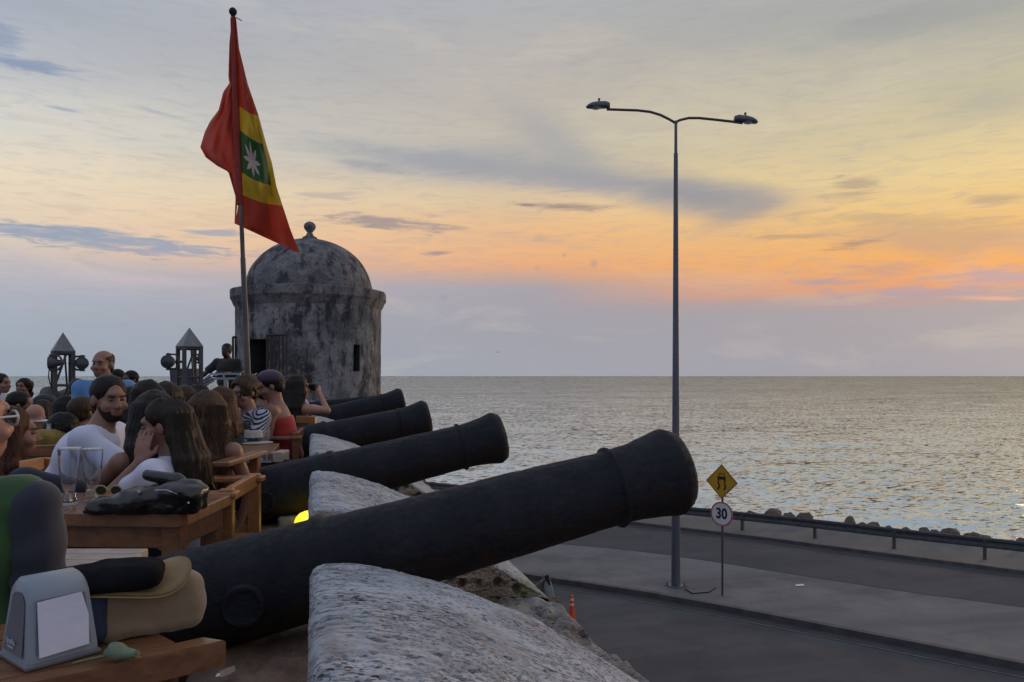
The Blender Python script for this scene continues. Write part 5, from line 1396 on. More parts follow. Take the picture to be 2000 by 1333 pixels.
    hands = {}
    for s in (-1, 1):
        S0, e, wr = A[s]
        f.op(cap(S0, e, ar*1.04, ar*.80), .03); f.op(cap(e, wr, ar*.82, ar*.52), .012)
        d = wr-e; d /= np.linalg.norm(d)+1e-9
        spec = (props or {}).get('hand%+d' % s, {})
        d = V3(*spec['dir']) if 'dir' in spec else d; d = d/np.linalg.norm(d)
        nn = V3(*spec.get('n', (0, 0, -1))); nn = nn-d*(nn@d); nn /= np.linalg.norm(nn)+1e-9; la = np.cross(d, nn)
        if la[0]*s > 0: la = -la
        hs_ = .92 if fem else 1.0
        RP = np.stack([la, nn, d], 1); pc = wr+d*.048*hs_
        f.op(ell(pc, V3(.040, .018, .050)*hs_, RP), .02)
        curl = spec.get('curl', .45)
        for i, (o_, ln) in enumerate(((-.030, .058), (-.010, .072), (.010, .078), (.029, .070))):
            b0 = pc+d*.030*hs_+la*o_*hs_; m0 = b0+(d*math.cos(curl)+nn*math.sin(curl))*ln*.55*hs_; e0 = m0+(d*math.cos(curl*2.2)+nn*math.sin(curl*2.2))*ln*.5*hs_
            rf = max(.0088, res*.62); f.op(cap(b0, m0, rf, rf*.95), .004); f.op(cap(m0, e0, rf*.95, rf*.8), .004)
        th0 = wr+d*.02+la*.024; th1 = th0+(d*.65+la*.6+nn*.45)*.042; th2 = th1+(d*.9+la*.1+nn*.4)*.030
        rf = max(.0105, res*.66); f.op(cap(th0, th1, rf*1.15, rf), .012); f.op(cap(th1, th2, rf, rf*.85), .004)
    if legs:
        for s in (-1, 1):
            f.op(cap(hp_[s], kn[s], .085, .056), .03); f.op(cap(kn[s], an[s], .055, .038), .015); f.op(cap(an[s]+V3(0, -.03, -.04), an[s]+V3(0, .14, -.05), .036, .030), .02)
    f.build('body', SK[skin], root)
    # ---------------- top
    res2 = res*1.05
    if top:
        g = Field(lo, hi, res2); o_ = .014
        g.op(ell(ch, (.155*w+fat*.5+o_, .105+fat+o_, .165+o_), RS), .02); g.op(ell(pel+spine*.12, (.135*w+fat+o_+.006, .10+fat*1.3+o_+.006, .15), RS), .06); g.op(ell(pel+spine*.01, (.155+o_, .115+o_, .12), RS), .04)
        if fem and not stand:
            for s in (-1, 1): g.op(ell(ch+V3(s*.07, .085, -.015), (.055+.01, .05+.01, .055+.01)), .04)
        if not tank:
            ks = .97 if sleeve == 'none' else 1.0; mid_ = (shp[-1]+shp[1])/2; g.op(cap(mid_+(shp[-1]-mid_)*ks, mid_+(shp[1]-mid_)*ks, (.052 if not fem else .044)+o_), .05); g.op(cap(nb+V3(0, -.01, -.04), nb+spine*.0, .078+o_*.6, .06), .04)
            for s in ((-1, 1) if sleeve != 'none' else ()):
                S0, e, wr = A[s]; fr2 = {'short': .72, 'cap': .42, 'long': 1.0}[sleeve]
                g.op(cap(S0, S0+(e-S0)*fr2, ar*1.04+o_*1.0, ar*.85+o_*(2.0 if sleeve == 'short' else 1.0)), .035)
                if sleeve == 'long': g.op(cap(e, e+(wr-e)*.9, ar*.82+o_, ar*.58+o_*.8), .02)
                elif sleeve == 'short':    # open, cut-off hem
                    dv_ = (e-S0)/np.linalg.norm(e-S0); c_ = S0+(e-S0)*(fr2+.14); g.op(rbox(c_+dv_*.04, (.09, .09, .055), .004, np.array(Vector((0, 0, 1)).rotation_difference(Vector(dv_)).to_matrix())), .002, 'sub')
            g.op(cap(nb+V3(0, -.004, .0), nb+spine*.16+V3(0, .02, 0), nr_+.012, nr_+.02), .006, 'sub')
            g.op(ell(nb+V3(0, .06, .01), (.055, .06, .035)), .01, 'sub')
        else:
            for s in (-1, 1):
                g.op(cap(nb+V3(s*.085, -.05, -.09), nb+V3(s*.075, .0, -.005), .022), .02); g.op(cap(nb+V3(s*.085, .07, -.10), nb+V3(s*.075, .0, -.005), .022), .02)
            g.op(ell(nb+V3(0, .06, -.02), (.085, .10, .085)), .02, 'sub')
            if strap: g.plane(spine, float(spine@(nb-spine*.12)))
        g.plane(-spine, float(-spine@(pel-spine*.06)))
        sd = hash(name_label) % 50 if False else len(name_label)
        g.disp(lambda x, y, z: .0035*np.sin(38*(z+.35*x+.25*y)+5*vn(x*6, y*6, z*6, sd))*np.clip(.4+vn(x*5, y*5, z*5, sd+3), 0, 1)+.004*fbm(x*8, y*8, z*8, 2, sd+5))
        g.build('shirt', TOP[top], root)
    if legs or bottom:
        g = Field(V3(-.27, -.2, -.02), V3(.27, .62, pel[2]+.14), max(res2, .012))
        g.op(ell(pel+spine*.0, (.165, .125, .10), RS), .03)
        for s in (-1, 1):
            g.op(cap(hp_[s], kn[s], .098, .070), .05 if bottom == 'skirt' else .03)
            if bottom != 'shorts' and bottom != 'skirt': g.op(cap(kn[s], an[s]+V3(0, 0, .03), .066, .055), .02)
        if legs: g.build('trousers' if bottom not in ('skirt',) else 'skirt', TOP['floral'] if bottom == 'skirt' else M_deni, root)
        if legs:
            g = Field(V3(-.22, -.12, -.01), V3(.22, .72, .2), .012)
            for s in (-1, 1): g.op(cap(an[s]+V3(0, -.04, -.045), an[s]+V3(0, .15, -.055), .042, .034), .02)
            g.plane((0, 0, -1), 0.0); g.build('shoes', M_deni, root)
    # ---------------- face details
    if res <= .013:
        for s in (-1, 1):
            o = MB().lathe(H(s*.031*hs, .0855*hs, .008*hs), [(0, -.0065), (.010, -.0045), (.0135, 0), (.010, .0045), (0, .0065)], 12).build('eye', M_eye, root, smooth=True, local=True)
            q = MB().lathe(H(s*.031*hs, .0925*hs, .007*hs), [(0, 0), (.0062, 0), (.0045, .0052), (0, .0062)], 10, axis=tuple(Rh@V3(0, 1, 0))).build('iris', M_iris, o, smooth=True, local=True)
        fb = Field(hc-.16, hc+.16, .0035)
        for s in (-1, 1): fb.op(cap(H(s*.016*hs, .101*hs, .024*hs), H(s*.046*hs, .086*hs, .028*hs), .0042, .003), .002)
        fb.build('eyebrows', HR['black' if hcol in ('black', 'dbrown') else 'dbrown'], root)
        fb = Field(hc-.16, hc+.16, .0035)
        fb.op(cap(H(-.018*hs, .0925*hs, -.0565*hs), H(.018*hs, .0925*hs, -.0565*hs), .0060), .002); fb.op(cap(H(-.014*hs, .0915*hs, -.067*hs), H(.014*hs, .0915*hs, -.067*hs), .0068), .002)
        fb.build('lips', M_lip, root)
    if beard:
        fb = Field(hc-.2, hc+.2, min(res, .007)); 
        fb.op(ell(H(0, .024, -.030), (.0612, .0745, .084), Rh), .01); fb.op(ell(H(0, .053, -.079), (.0395, .0395, .0335), Rh), .03)
        fb.op(ell(H(0, .04, .035), (.12, .16, .072), Rh), .008, 'sub'); fb.op(ell(H(0, .085, -.026), (.036, .05, .022), Rh), .01, 'sub'); fb.op(ell(H(0, .105, -.062), (.024, .03, .012), Rh), .004, 'sub')
        fb.op(ell(H(0, -.09, -.03), (.12, .085, .2), Rh), .01, 'sub')
        fb.disp(lambda x, y, z: .0012*vn(x*300, y*300, z*300, 3)); fb.build('beard', HR['dbrown'], root)
    # ---------------- hair
    hm = HR[hcol]; hres = min(res, .009) if hair != 'none' else res
    if hair in ('short', 'curly', 'bob', 'bun', 'long', 'pony', 'shaved'):
        z0 = {'short': -.20, 'shaved': -.18, 'curly': -.25, 'bob': -.34, 'bun': -.22, 'pony': -.3, 'long': -(hl+.2)}[hair]
        hlo = hc+V3(-.22, -.26, z0); hhi = hc+V3(.22, .22, .26)
        fh = Field(hlo, hhi, hres)
        ex = {'short': .010, 'curly': .030, 'bob': .015, 'bun': .010, 'long': .014, 'pony': .010, 'shaved': .005}[hair]+hairvol
        fh.op(ell(H(0, -.018, .044), (.074+ex, .094+ex, .080+ex), Rh), .01)
        if hair in ('short', 'shaved', 'curly'): fh.op(ell(H(0, -.045, -.02), (.062+ex*.8, .055+ex*.8, .055), Rh), .02)
        fh.op(ell(H(0, .100, -.026), (.069, .082, .088), Rh), .01, 'sub')
        fh.op(ell(H(0, .112, .044), (.060, .058, .054), Rh), .008, 'sub')
        if hair in ('short', 'shaved', 'curly'):
            fh.op(ell(H(0, .035, -.10), (.13, .085, .10), Rh), .01, 'sub'); fh.op(ell(H(0, -.05, -.16), (.13, .12, .09), Rh), .01, 'sub')
            for s in (-1, 1): fh.op(ell(H(s*.086, .0, -.012), (.020, .026, .036), Rh), .006, 'sub')
        if bald: fh.op(ell(H(0, .03, .13), (.085, .11, .085), Rh), .01, 'sub')
        locks = []
        if hair in ('long', 'bob', 'pony', 'bun'):
            n = 15; body_back = 0
            for i in range(n):
                a = (-1+2*i/(n-1))*(props or {}).get('locks', 1.75)      # angle from the back of the head
                x0 = math.sin(a)*.078; y0 = -math.cos(a)*.088-.012
                p0 = H(x0, y0, .05); p1 = H(x0*1.22, y0*1.12, -.05); fall = hl if hair == 'long' else .16
                if hair in ('pony', 'bun'): p2 = H(x0*.25, -.115, .0 if hair == 'bun' else -.02); lk = [p0, H(x0*.9, y0*1.05, .02), p2]
                else:
                    dn = p1+V3(x0*.25, min(0, y0)*.2+max(0, y0)*.35+(.02 if a*a > 3.4 else -.03), -fall*.45)
                    de = dn+V3(x0*.18+.012*wave*math.sin(i*2.1), -.02+.012*wave*math.cos(i*1.7), -fall*.5*(1-.12*abs(math.sin(i*1.3))))
                    lk = [p0, p1, dn, de]
                locks.append(lk)
                for k in range(len(lk)-1):
                    r0 = (.030, .029, .027, .018)[k]; r1 = (.029, .027, .017, .009)[k]
                    fh.op(cap(lk[k], lk[k+1], r0, r1), .018)
            if hair == 'bun': fh.op(ell(H(0, -.125, .02), (.04, .038, .038), Rh), .01)
            if hair == 'pony':
                fh.op(cap(H(0, -.12, -.01), H(0, -.15, -.10), .028, .030), .02); fh.op(cap(H(0, -.15, -.10), H(0, -.14, -.22), .030, .012), .02)
            fh.op(ell(H(0, .10, -.04), (.062, .085, .095), Rh), .01, 'sub')
            if props and props.get('cut'): fh.op(ell(H(0, .112, .0), (.075, .092, .105), Rh), .01, 'sub'); fh.op(ell(H(-.07, .075, -.05), (.05, .055, .09), Rh), .01, 'sub')
            if props and props.get('ear'): fh.op(ell(H(props['ear']*.088, .012, -.008), (.035, .022, .035), Rh), .008, 'sub')
        sd = len(name_label)+17
        if hair == 'curly': fh.disp(lambda x, y, z: .013*(worley(x*42, y*42, z*42, sd)[0]-.5)+.012*vn(x*16, y*16, z*16, sd))
        elif hair in ('long', 'bob', 'pony'):
            def dsp(x, y, z):
                th = np.arctan2(x-hc[0], -(y-hc[1])); return .0022*np.sin(th*34+5*vn(x*9, y*9, z*5, sd)+wave*2.5*np.sin(z*20+sd))+.005*vn(x*26, y*26, z*6, sd+2)
            fh.disp(dsp)
        else: fh.disp(lambda x, y, z: .003*vn(x*70, y*70, z*40, sd)+.003*vn(x*24, y*24, z*24, sd+1))
        ho = fh.build('hair', hm, root)
        if res <= .0105 and locks and hair == 'long':
            # loose strands laid over the mass of hair
            r2 = np.random.default_rng(sd); mb = MB()
            for i in range(520):
                q = r2.uniform(0, len(locks)-1.001); a = int(q); fq = q-a
                lk = [locks[a][k]*(1-fq)+locks[a+1][k]*fq for k in range(4)]
                axis_ = np.array([hc[0], hc[1]]); o2 = []
                end = r2.uniform(.75, 1.06); ou = r2.uniform(.024, .040); ph = r2.uniform(0, 6.3)
                for k in range(15):
                    s_ = k/14*3*end; j = min(2, int(s_)); ff = s_-j; p = lk[j]+(lk[j+1]-lk[j])*ff
                    dd = (p[:2]-axis_); dd = dd/(np.linalg.norm(dd)+1e-6)
                    wv = .006*wave*math.sin(ph+s_*5)*(s_/3); o2.append(p+np.array([dd[0]*(ou*(1-.25*s_/3))+wv, dd[1]*(ou*(1-.25*s_/3))+wv*.6, .0]))
                # start at the crown
                o2[0:0] = [H(r2.normal(0, .02), -.02+r2.normal(0, .03), .128+.003*r2.normal())]
                mb.tube(o2, [.0011]*3+[.0014]*(len(o2)-4)+[.0005], 3, caps=False)
            so_ = mb.build('loose_strands', hm, root, smooth=True, local=True)
    return root, H, A, hc

def glasses(root, H, m, lensm=None, s=1.0):
    mb = MB()
    for sx in (-1, 1):
        mb.tube([H(sx*(.033+.024*math.cos(a)), .108-.006*abs(math.cos(a)), .006+.019*math.sin(a)) for a in np.linspace(0, 2*pi, 15)], .0022*s, 6)
        mb.tube([H(sx*.056, .103, .012), H(sx*.078, .06, .012), H(sx*.082, -.01, .008)], .002*s, 6)
    mb.tube([H(-.009, .11, .01), H(.009, .11, .01)], .002*s, 6); fr = mb.build('glasses_frame', m, root, smooth=True, local=True)
    if lensm:
        for sx in (-1, 1):
            MB().lathe(H(sx*.033, .106, .006), [(0, 0), (.022, 0), (.022, .0015), (0, .002)], 16, axis=tuple(np.array(H(0, 1, 0))-np.array(H(0, 0, 0)))).build('glasses_lens', lensm, root, smooth=False, local=True)
M_black = pm('black plastic', (.012, .012, .014), rough=.35)
M_shiny, _t, _b = newmat('reflective lens'); _b.inputs['Base Color'].default_value = (.6, .65, .7, 1); _b.inputs['Metallic'].default_value = .9; _b.inputs['Roughness'].default_value = .08
# --- green shirted man at the left edge
r, H, A, hc = person('man seen from behind in green vest with slate sleeve, cut off at left edge', -70, 730, 1.98, face=4, yaw=-30, lean=.05, skin='light', hair='shaved', hcol='dbrown', top='green', sleeve='none',
    armL='table', armR=((.215, -.05, -.46), (.18, .07, -.68)), res=.0085, fat=.034, legs=True, shw=.172, props={'hand+1': dict(dir=(-.6, .7, .1))})
glasses(r, H, pm('clear frame', (.5, .5, .52), rough=.2), M_shiny, 1.6)
# slate sleeve over the near arm
f = Field(hc+V3(.05, -.25, -.62), hc+V3(.42, .25, -.08), .008); S0, e, wr = A[1]
f.op(cap(S0+V3(.022, -.004, -.014), S0+(e-S0)*.98+V3(.002, 0, 0), .067, .062), .02)
f.disp(lambda x, y, z: .004*np.sin(40*(z+.4*x)+5*vn(x*7, y*7, z*7, 4))); f.build('sleeve', TOP['slate'], r)
# --- man in the white T-shirt
r, H, A, hc = person('dark haired bearded man in a white T-shirt leaning forward over the table', 213, 735, 4.05, face=-84, yaw=-44, pitch=-4, lean=.42, skin='mid', hair='short', hcol='black', top='white', beard=True,
    armR=((.235, .235, -.385), (.04, .42, -.42)), armL='table', res=.0085, fat=.035, props={'hand+1': dict(dir=(-.4, .8, -.1))})
MAN = (r, hc)
# --- woman with her hand on her face
WT = 3.60
r, H, A, hc = person('woman with straight dark hair in a white top resting her temple on her hand', 322, 781, WT, face=84, yaw=14, pitch=-8, lean=.10, skin='mid', hair='long', hcol='dbrown', hl=.24, wave=.3, top='white', fem=True, sleeve='cap',
    armL=((-.19, .185, -.33), (-.130, .040, -.150)), armR='table', res=.0068, props={'hand-1': dict(dir=(.18, -.05, .98), n=(.95, .1, 0), curl=.28), 'ear': -1, 'locks': 1.15, 'cut': 1})
# --- woman with long wavy hair seen from behind
person('woman with long wavy brown hair seen from behind, wearing a floral skirt', 407, 768, 4.35, face=-6, yaw=8, pitch=-6, lean=.03, skin='mid', hair='long', hcol='lbrown', hl=.44, wave=1.3, top='pink', tank=True, strap=True, fem=True, bottom='skirt',
    armL=((-.10, -.06, -.42), (.02, .0, -.40)), armR=((.235, .02, -.43), (.19, -.02, -.62)), res=.0085, hairvol=.006)
# --- bare shouldered woman behind
person('bare shouldered woman in navy tank top, chin on hand, behind the woman in white', 298, 766, 3.80, face=48, yaw=0, lean=.06, side=-.12, skin='mid', hair='long', hcol='black', hl=.2, wave=.3, top='navy', tank=True, fem=True,
    armL=((-.26, .20, -.40), (-.10, .28, -.30)), armR='table', res=.011)
# ------------------------------------------------------------------ the rest of the crowd
def pc(label, u, v, t, **k):
    k.setdefault('res', .016 if t > 6 else .0125); k.setdefault('legs', t < 7); return person(label, u, v, t, **k)
# row behind the white table
pc('dark haired person from behind in a pale pink top, right of the white T-shirt', 263, 757, 5.2, face=-30, hair='long', hcol='black', hl=.10, wave=.4, top='pink', fem=True, skin='mid')
pc('person with black hair falling over the face, behind the navy tank top', 283, 745, 5.0, face=70, hair='long', hcol='black', hl=.22, top='black', fem=True, skin='mid')
pc('person with round dark brown hair, rightmost of the dark heads behind the woman in white', 325, 748, 5.3, face=20, hair='bob', hcol='dbrown', top='navy', fem=True)
pc('small person with light brown hair lit from behind, left of the long haired woman', 362, 755, 6.2, face=10, hair='bob', hcol='brown', top='grey', fem=True)
pc('woman with auburn hair leaning left, just right of the long haired woman', 428, 757, 6.0, face=60, yaw=20, hair='long', hcol='red', hl=.22, top='black', fem=True, lean=.3)
r, H, A, hc = pc('young man with curly hair and glasses in a navy and white striped shirt', 478, 738, 6.3, face=142, yaw=12, pitch=-10, hair='curly', hcol='brown', top='stripe', skin='mid', beard=False, lean=.2, res=.0105)
glasses(r, H, M_black, M_shiny, 1.5)
r, H, A, hc = pc('woman in a red halter top with sunglasses on her cap, bare back against the cannons', 531, 727, 6.6, face=96, yaw=8, pitch=-18, hair='short', hcol='black', top='red', tank=True, strap=True, fem=True, skin='mid', lean=.22,
    armL=((-.19, .00, -.46), (-.14, .22, -.52)), res=.0105)
mb = Field(hc-.22, hc+.24, .008); mb.op(ell(H(0, -.01, .075), (.095, .11, .072)), .01); mb.op(ell(H(0, .12, .065), (.075, .085, .012)), .02); mb.plane((0, 0, -1), -float(hc[2]+.045))
mb.build('cap', cloth('plum cap', (.05, .03, .06)), r)
g_ = MB()
for sx in (-1, 1): g_.lathe(H(sx*.034, .10, .13), [(0, 0), (.026, 0), (.026, .004), (0, .006)], 14, axis=(0, .8, .6))
g_.build('sunglasses', M_shiny, r, smooth=True, local=True)
pc('person in a navy striped shirt between the curly haired man and the woman in red', 508, 742, 7.6, face=60, hair='short', hcol='dbrown', top='stripe', skin='mid')
pc('dark haired woman behind the woman in red, looking down', 541, 742, 7.8, face=100, hair='bob', hcol='dbrown', top='floral', fem=True)
pc('fair haired person in a pink and white printed shirt near the gate', 562, 734, 8.6, face=150, hair='short', hcol='brown', top='printed', skin='light')
pc('head with brown hair just right of the flagpole foot', 492, 731, 9.5, face=10, hair='short', hcol='brown', top='grey', skin='mid')
r, H, A, hc = pc('woman with long black hair and black vest holding a camera to her eye', 583, 734, 7.6, face=-32, yaw=-18, hair='long', hcol='black', hl=.3, wave=.2, top='black', tank=True, fem=True, skin='light',
    armR=((.27, .12, -.22), (.13, .14, -.03)), armL='table', res=.012, props={'hand+1': dict(dir=(-.6, .3, .6), curl=.9)})
MB().box(H(.02, .145, .01), (.055, .022, .035), bev=.006).build('camera_body', M_black, r, local=True).parent = None
co = bpy.data.objects['camera_body']; co.name = 'photo_camera'; co.location = r.location; co.rotation_euler = r.rotation_euler; tag(co, 'small dark compact camera held up by the black haired woman', 'camera')
pc('brown haired woman in a pale top facing the camera behind the bushy black hair', 148, 760, 8.8, face=170, hair='bob', hcol='brown', top='printed', fem=True, skin='light', legs=False, res=.0125)
pc('short haired man in a light shirt, third head right of the left lantern', 176, 766, 7.4, face=120, hair='short', hcol='dbrown', top='white', skin='mid', legs=False)
pc('woman with a black hair bun in profile just below the right lantern', 392, 752, 7.0, face=-80, hair='bun', hcol='black', top='navy', fem=True, skin='mid', res=.0125)
# standing bald man, DJ and people by the far wall
pc('standing man with receding hair in a light blue polo shirt, towering over the tables', 201, 685, 6.6, face=188, yaw=-10, stand=True, hair='shaved', hcol='dbrown', bald=True, top='sky', skin='mid', armL='down', armR='down', res=.0105, legs=True, fat=.02)
pc('small man with black hair behind the standing man, drinking', 227, 722, 10.5, face=150, hair='short', hcol='black', top='grey', skin='brown', legs=False)
pc('man in a plaid shirt with dark hair, farther back against the sea', 254, 725, 10.0, face=160, hair='short', hcol='black', top='plaid', skin='brown', legs=False, armR='chin')
pc('disc jockey in black behind the mixing desk, one arm reaching left', 442, 671, 13.2, face=170, stand=True, hair='shaved', hcol='black', top='black', skin='dark', fat=.05, armR=((.33, .12, -.40), (.48, .28, -.56)), armL='down', res=.018, legs=True)
pc('man with dark hair in profile at the left edge, looking right', 2, 730, 9.2, face=-95, hair='short', hcol='dbrown', top='beige', skin='mid', legs=False, armL=((-.1, .25, -.33), (-.05, .5, -.42)), res=.0125)
pc('woman in a strapless top with both arms raised to her head, against the sea', 46, 739, 10.8, face=178, hair='pony', hcol='dbrown', top='strapless', tank=True, strap=True, fem=True, skin='olive', legs=False,
    armL=((-.34, .0, -.33), (-.14, .1, -.18)), armR=((.34, .0, -.33), (.14, .1, -.16)), res=.0125)
pc('man with black quiff in profile and tan shirt, below the woman with raised arms', 40, 767, 7.6, face=-70, hair='short', hcol='black', top='beige', skin='mid', hairvol=.008)
pc('bald man in a white shirt seen from behind with his arm along the chair', 70, 790, 7.2, face=8, hair='none', top='white', skin='light', armR=((.36, -.06, -.30), (.42, .12, -.34)))
pc('grey haired person at the back, under the left lantern', 93, 757, 9.4, face=80, hair='bob', hcol='grey', top='grey', skin='mid', legs=False, fem=True)
r, H, A, hc = pc('person in a dark cap with white sunglasses pushed up, facing the camera', 90, 771, 8.0, face=150, pitch=-20, hair='short', hcol='black', top='black', skin='mid', legs=False)
mb = Field(hc-.2, hc+.24, .010); mb.op(ell(H(0, -.01, .06), (.095, .112, .075)), .01); mb.op(ell(H(0, .12, .055), (.07, .07, .012)), .02); mb.build('cap', TOP['navy'], r)
MB().box(H(.05, .10, .12), (.035, .008, .012), bev=.003).build('sunglasses', pm('white plastic', (.6, .62, .66), rough=.3), r, local=True)
pc('woman with a dark brown fringe behind the bald man', 84, 783, 7.6, face=20, hair='long', hcol='dbrown', hl=.2, top='black', fem=True, legs=False)
pc('person with pale cap and pinkish face under the left lantern', 124, 762, 9.8, face=140, hair='short', hcol='grey', top='plaid', skin='light', legs=False)
pc('person with bushy black hair in the middle of the left hand crowd', 136, 775, 6.6, face=-60, hair='bob', hcol='black', top='black', fem=True)
pc('person with short brown hair right behind the white T-shirt', 163, 777, 6.1, face=-20, hair='short', hcol='brown', top='navy', skin='mid', hairvol=.006)
pc('person with dark curly hair in a mustard top, lower centre of the left crowd', 121, 812, 5.9, face=70, hair='curly', hcol='black', top='yellow', skin='mid', lean=.1)
pc('dark jacketed person with black hair beside the light blue polo', 152, 741, 8.4, face=20, hair='short', hcol='black', top='black', skin='brown', legs=False)
pc('woman with auburn curly hair seen from behind next to the green vest', 22, 797, 3.55, face=-25, yaw=-25, hair='long', hcol='red', hl=.17, wave=1.6, top='navy', fem=True, res=.0105, lean=.2, armR=((.26, .22, -.30), (.2, .42, -.34)))
pc('thin child in a yellow top bending over the left hand table', 105, 852, 5.0, face=-130, hair='none', top='yellow', skin='olive', lean=.5, armL=((-.2, .25, -.3), (-.2, .48, -.36)))if False else None

# ------------------------------------------------------------------ lanterns with stage lights
M_lant = pm('dark lantern steel', (.035, .037, .045), (.06, .062, .07), 8, .6); M_roof = pm('grey lantern roof metal', (.12, .13, .15), (.18, .19, .21), 6, .5, lo=.4, hi=.6)
def lantern(label, u, vtip, vroof, wpx, t, ry, extra):
    c = P(u, 735, t); px_ = t/FX; zt = EYE+(735-vtip)*px_; zr = EYE+(735-vroof)*px_; w = wpx/2*px_; hw = w*.80
    r = thing('lantern_tower', label, 'lantern', (c.x, c.y, 0), -YAW+ry)
    def B(): return MB()
    s2 = w/math.cos(ry % (pi/4)) if False else w
    V = [(-w*.98, -w*.98, zr), (w*.98, -w*.98, zr), (w*.98, w*.98, zr), (-w*.98, w*.98, zr), (0, 0, zt)]
    for k in range(4):
        a, b_ = V[k], V[(k+1) % 4]; mm = MB(); ins = .012
        mm.add([a, b_, V[4], tuple(np.array(a)*[.97, .97, 1]-[0, 0, .012]), tuple(np.array(b_)*[.97, .97, 1]-[0, 0, .012]), (0, 0, zt-.03)], [(0, 1, 2), (5, 4, 3), (0, 3, 4, 1), (1, 4, 5, 2), (2, 5, 3, 0)]); mm.build('roof_panel', M_roof, r, local=True)
    for k in range(4):
        x, y = ((-1, -1), (1, -1), (1, 1), (-1, 1))[k]
        MB().box((x*hw, y*hw, zr/2), (.022, .022, zr/2)).build('post', M_lant, r, local=True)
    for z in (zr-.03, zr-.42, zr-.80, .35):
        for k in range(4):
            x0, y0 = ((-1, -1), (1, -1), (1, 1), (-1, 1))[k]; x1, y1 = ((-1, -1), (1, -1), (1, 1), (-1, 1))[(k+1) % 4]
            MB().tube([(x0*hw, y0*hw, z), (x1*hw, y1*hw, z)], .016 if z != zr-.03 else .022, 5).build('cross_bar', M_lant, r, local=True)
    MB().tube([(-hw, -hw, zr-.42), (hw*.2, -hw, zr-.05)], .014, 5).build('brace', M_lant, r, local=True)
    MB().tube([(-hw, -hw, zr-1.1), (hw*.3, -hw*.9, zr-.45)], .012, 5).build('brace', M_lant, r, local=True)
    # conduit curve inside
    MB().tube([(hw*.2, 0, zr-.05), (hw*.5, 0, zr-.5), (hw*.1, 0, zr-.9), (hw*.3, 0, .2)], .012, 5).build('conduit', M_lant, r, local=True)
    return r, zr
def stage_light(label, u, v, t, dpx, aim, yoke_dir):
    c = P(u, v, t); px_ = t/FX; R0 = dpx/2*px_
    r = thing('stage_light', label, 'stage light', tuple(c), 0, 'round stage lights clamped to the lantern towers')
    ax = RT*aim[0]+FW*aim[1]; ax = np.array([ax[0], ax[1], aim[2]]); ax /= np.linalg.norm(ax)
    MB().lathe(c, [(0, -R0*1.3), (R0*.45, -R0*1.25), (R0*.55, -R0*.8), (R0*.8, -R0*.5), (R0*.98, R0*.0), (R0, R0*.45), (R0*.93, R0*.5), (R0*.90, R0*.38), (0, R0*.36)], 24, axis=tuple(ax)).build('housing', M_lant, r, smooth=True)
    MB().lathe(c+Vector(tuple(ax*R0*.40)), [(0, 0), (R0*.86, 0), (R0*.7, R0*.06), (0, R0*.1)], 24, axis=tuple(ax)).build('lens', pm('dark stage lens', (.03, .04, .045), rough=.2), r, smooth=True)
    yd = np.array([*(RT*yoke_dir), 0.0]); C_ = np.array(c)
    MB().tube([C_+[0, 0, R0*1.0], C_+[0, 0, R0*1.12]+yd*.0, C_+yd*R0*1.1+[0, 0, R0*1.1], C_+yd*R0*1.5+[0, 0, R0*.6], C_+yd*R0*1.55, C_+yd*R0*1.5-[0, 0, R0*.6], C_+yd*R0*1.0-[0, 0, R0*1.05], C_-[0, 0, R0*1.05]], .013, 6).build('yoke', M_lant, r, smooth=True)
    for s in (-1, 1): MB().lathe(C_+[0, 0, s*R0*1.05-.02], [(0, 0), (.03, 0), (.03, .04), (0, .045)], 8).build('knob', M_lant, r)
    MB().tube([C_+yd*R0*1.5, C_+yd*R0*2.2], .02, 6).build('clamp', M_lant, r)
    return r
lantern('left lantern tower with pyramid roof and two stage lights, above the crowd', 123, 649, 686, 38, 9.4, rad(38), 0)
lantern('right lantern tower with pyramid roof, beside the mixing desk', 370, 640, 677, 40, 10.4, rad(44), 0)
stage_light('dark stage light on the left side of the left lantern', 101, 709, 9.25, 25, (-.85, -.35, 0), 1)
stage_light('stage light facing the camera on the right side of the left lantern', 161, 710, 9.4, 24, (.25, -1, .05), -1)
stage_light('round stage light on the left side of the right lantern', 329, 707, 10.3, 26, (-.1, -1, 0), 1)
stage_light('small stage light on the right side of the right lantern', 391, 701, 10.7, 14, (.8, .5, 0), -1)
# cable
cb = MB().tube([P(96, 722, 9.3), P(95, 737, 9.3), P(98, 750, 9.3), P(104, 762, 9.3), P(108, 790, 9.3)], .007, 5).build('cable', M_black, None); cb['label'] = 'thin black cable hanging down from the left stage light'; cb['category'] = 'cable'
# ------------------------------------------------------------------ mixing desk
M_al = pm('brushed aluminium truss', (.26, .29, .32), (.32, .35, .38), 5, .35, metal=.3)
T_ = 12.3
c = P(440, 735, T_); dk = thing('mixing_desk', 'aluminium framed mixing desk with black equipment in front of the disc jockey', 'mixing desk', (c.x, c.y, 0))
def db(u0, u1, v0, v1, dt, m, name, dpt=.03, t_=T_):
    a = P(u0, v0, t_); b_ = P(u1, v1, t_); cc = (a+b_)/2; w = (b_.xy-a.xy).length/2; h = abs(a.z-b_.z)/2
    q = cc+Vector((FW[0], FW[1], 0))*dt
    return MB().box(tuple(q), (w, dpt, h), R=rotm(-YAW), bev=min(.004, h*.3)).build(name, m, dk)
db(412, 470, 729, 733, 0, M_al, 'top_rail'); db(412, 482, 738, 742, 0, M_al, 'lower_rail'); db(436, 440, 733, 738, 0, M_al, 'rail_post'); db(464, 468, 733, 738, 0, M_al, 'rail_post')
for u0 in (438, 470): db(u0, u0+7, 742, 800, 0, M_al, 'leg')
for u0 in (438, 470): db(u0, u0+7, 742, 800, .55, M_al, 'leg')
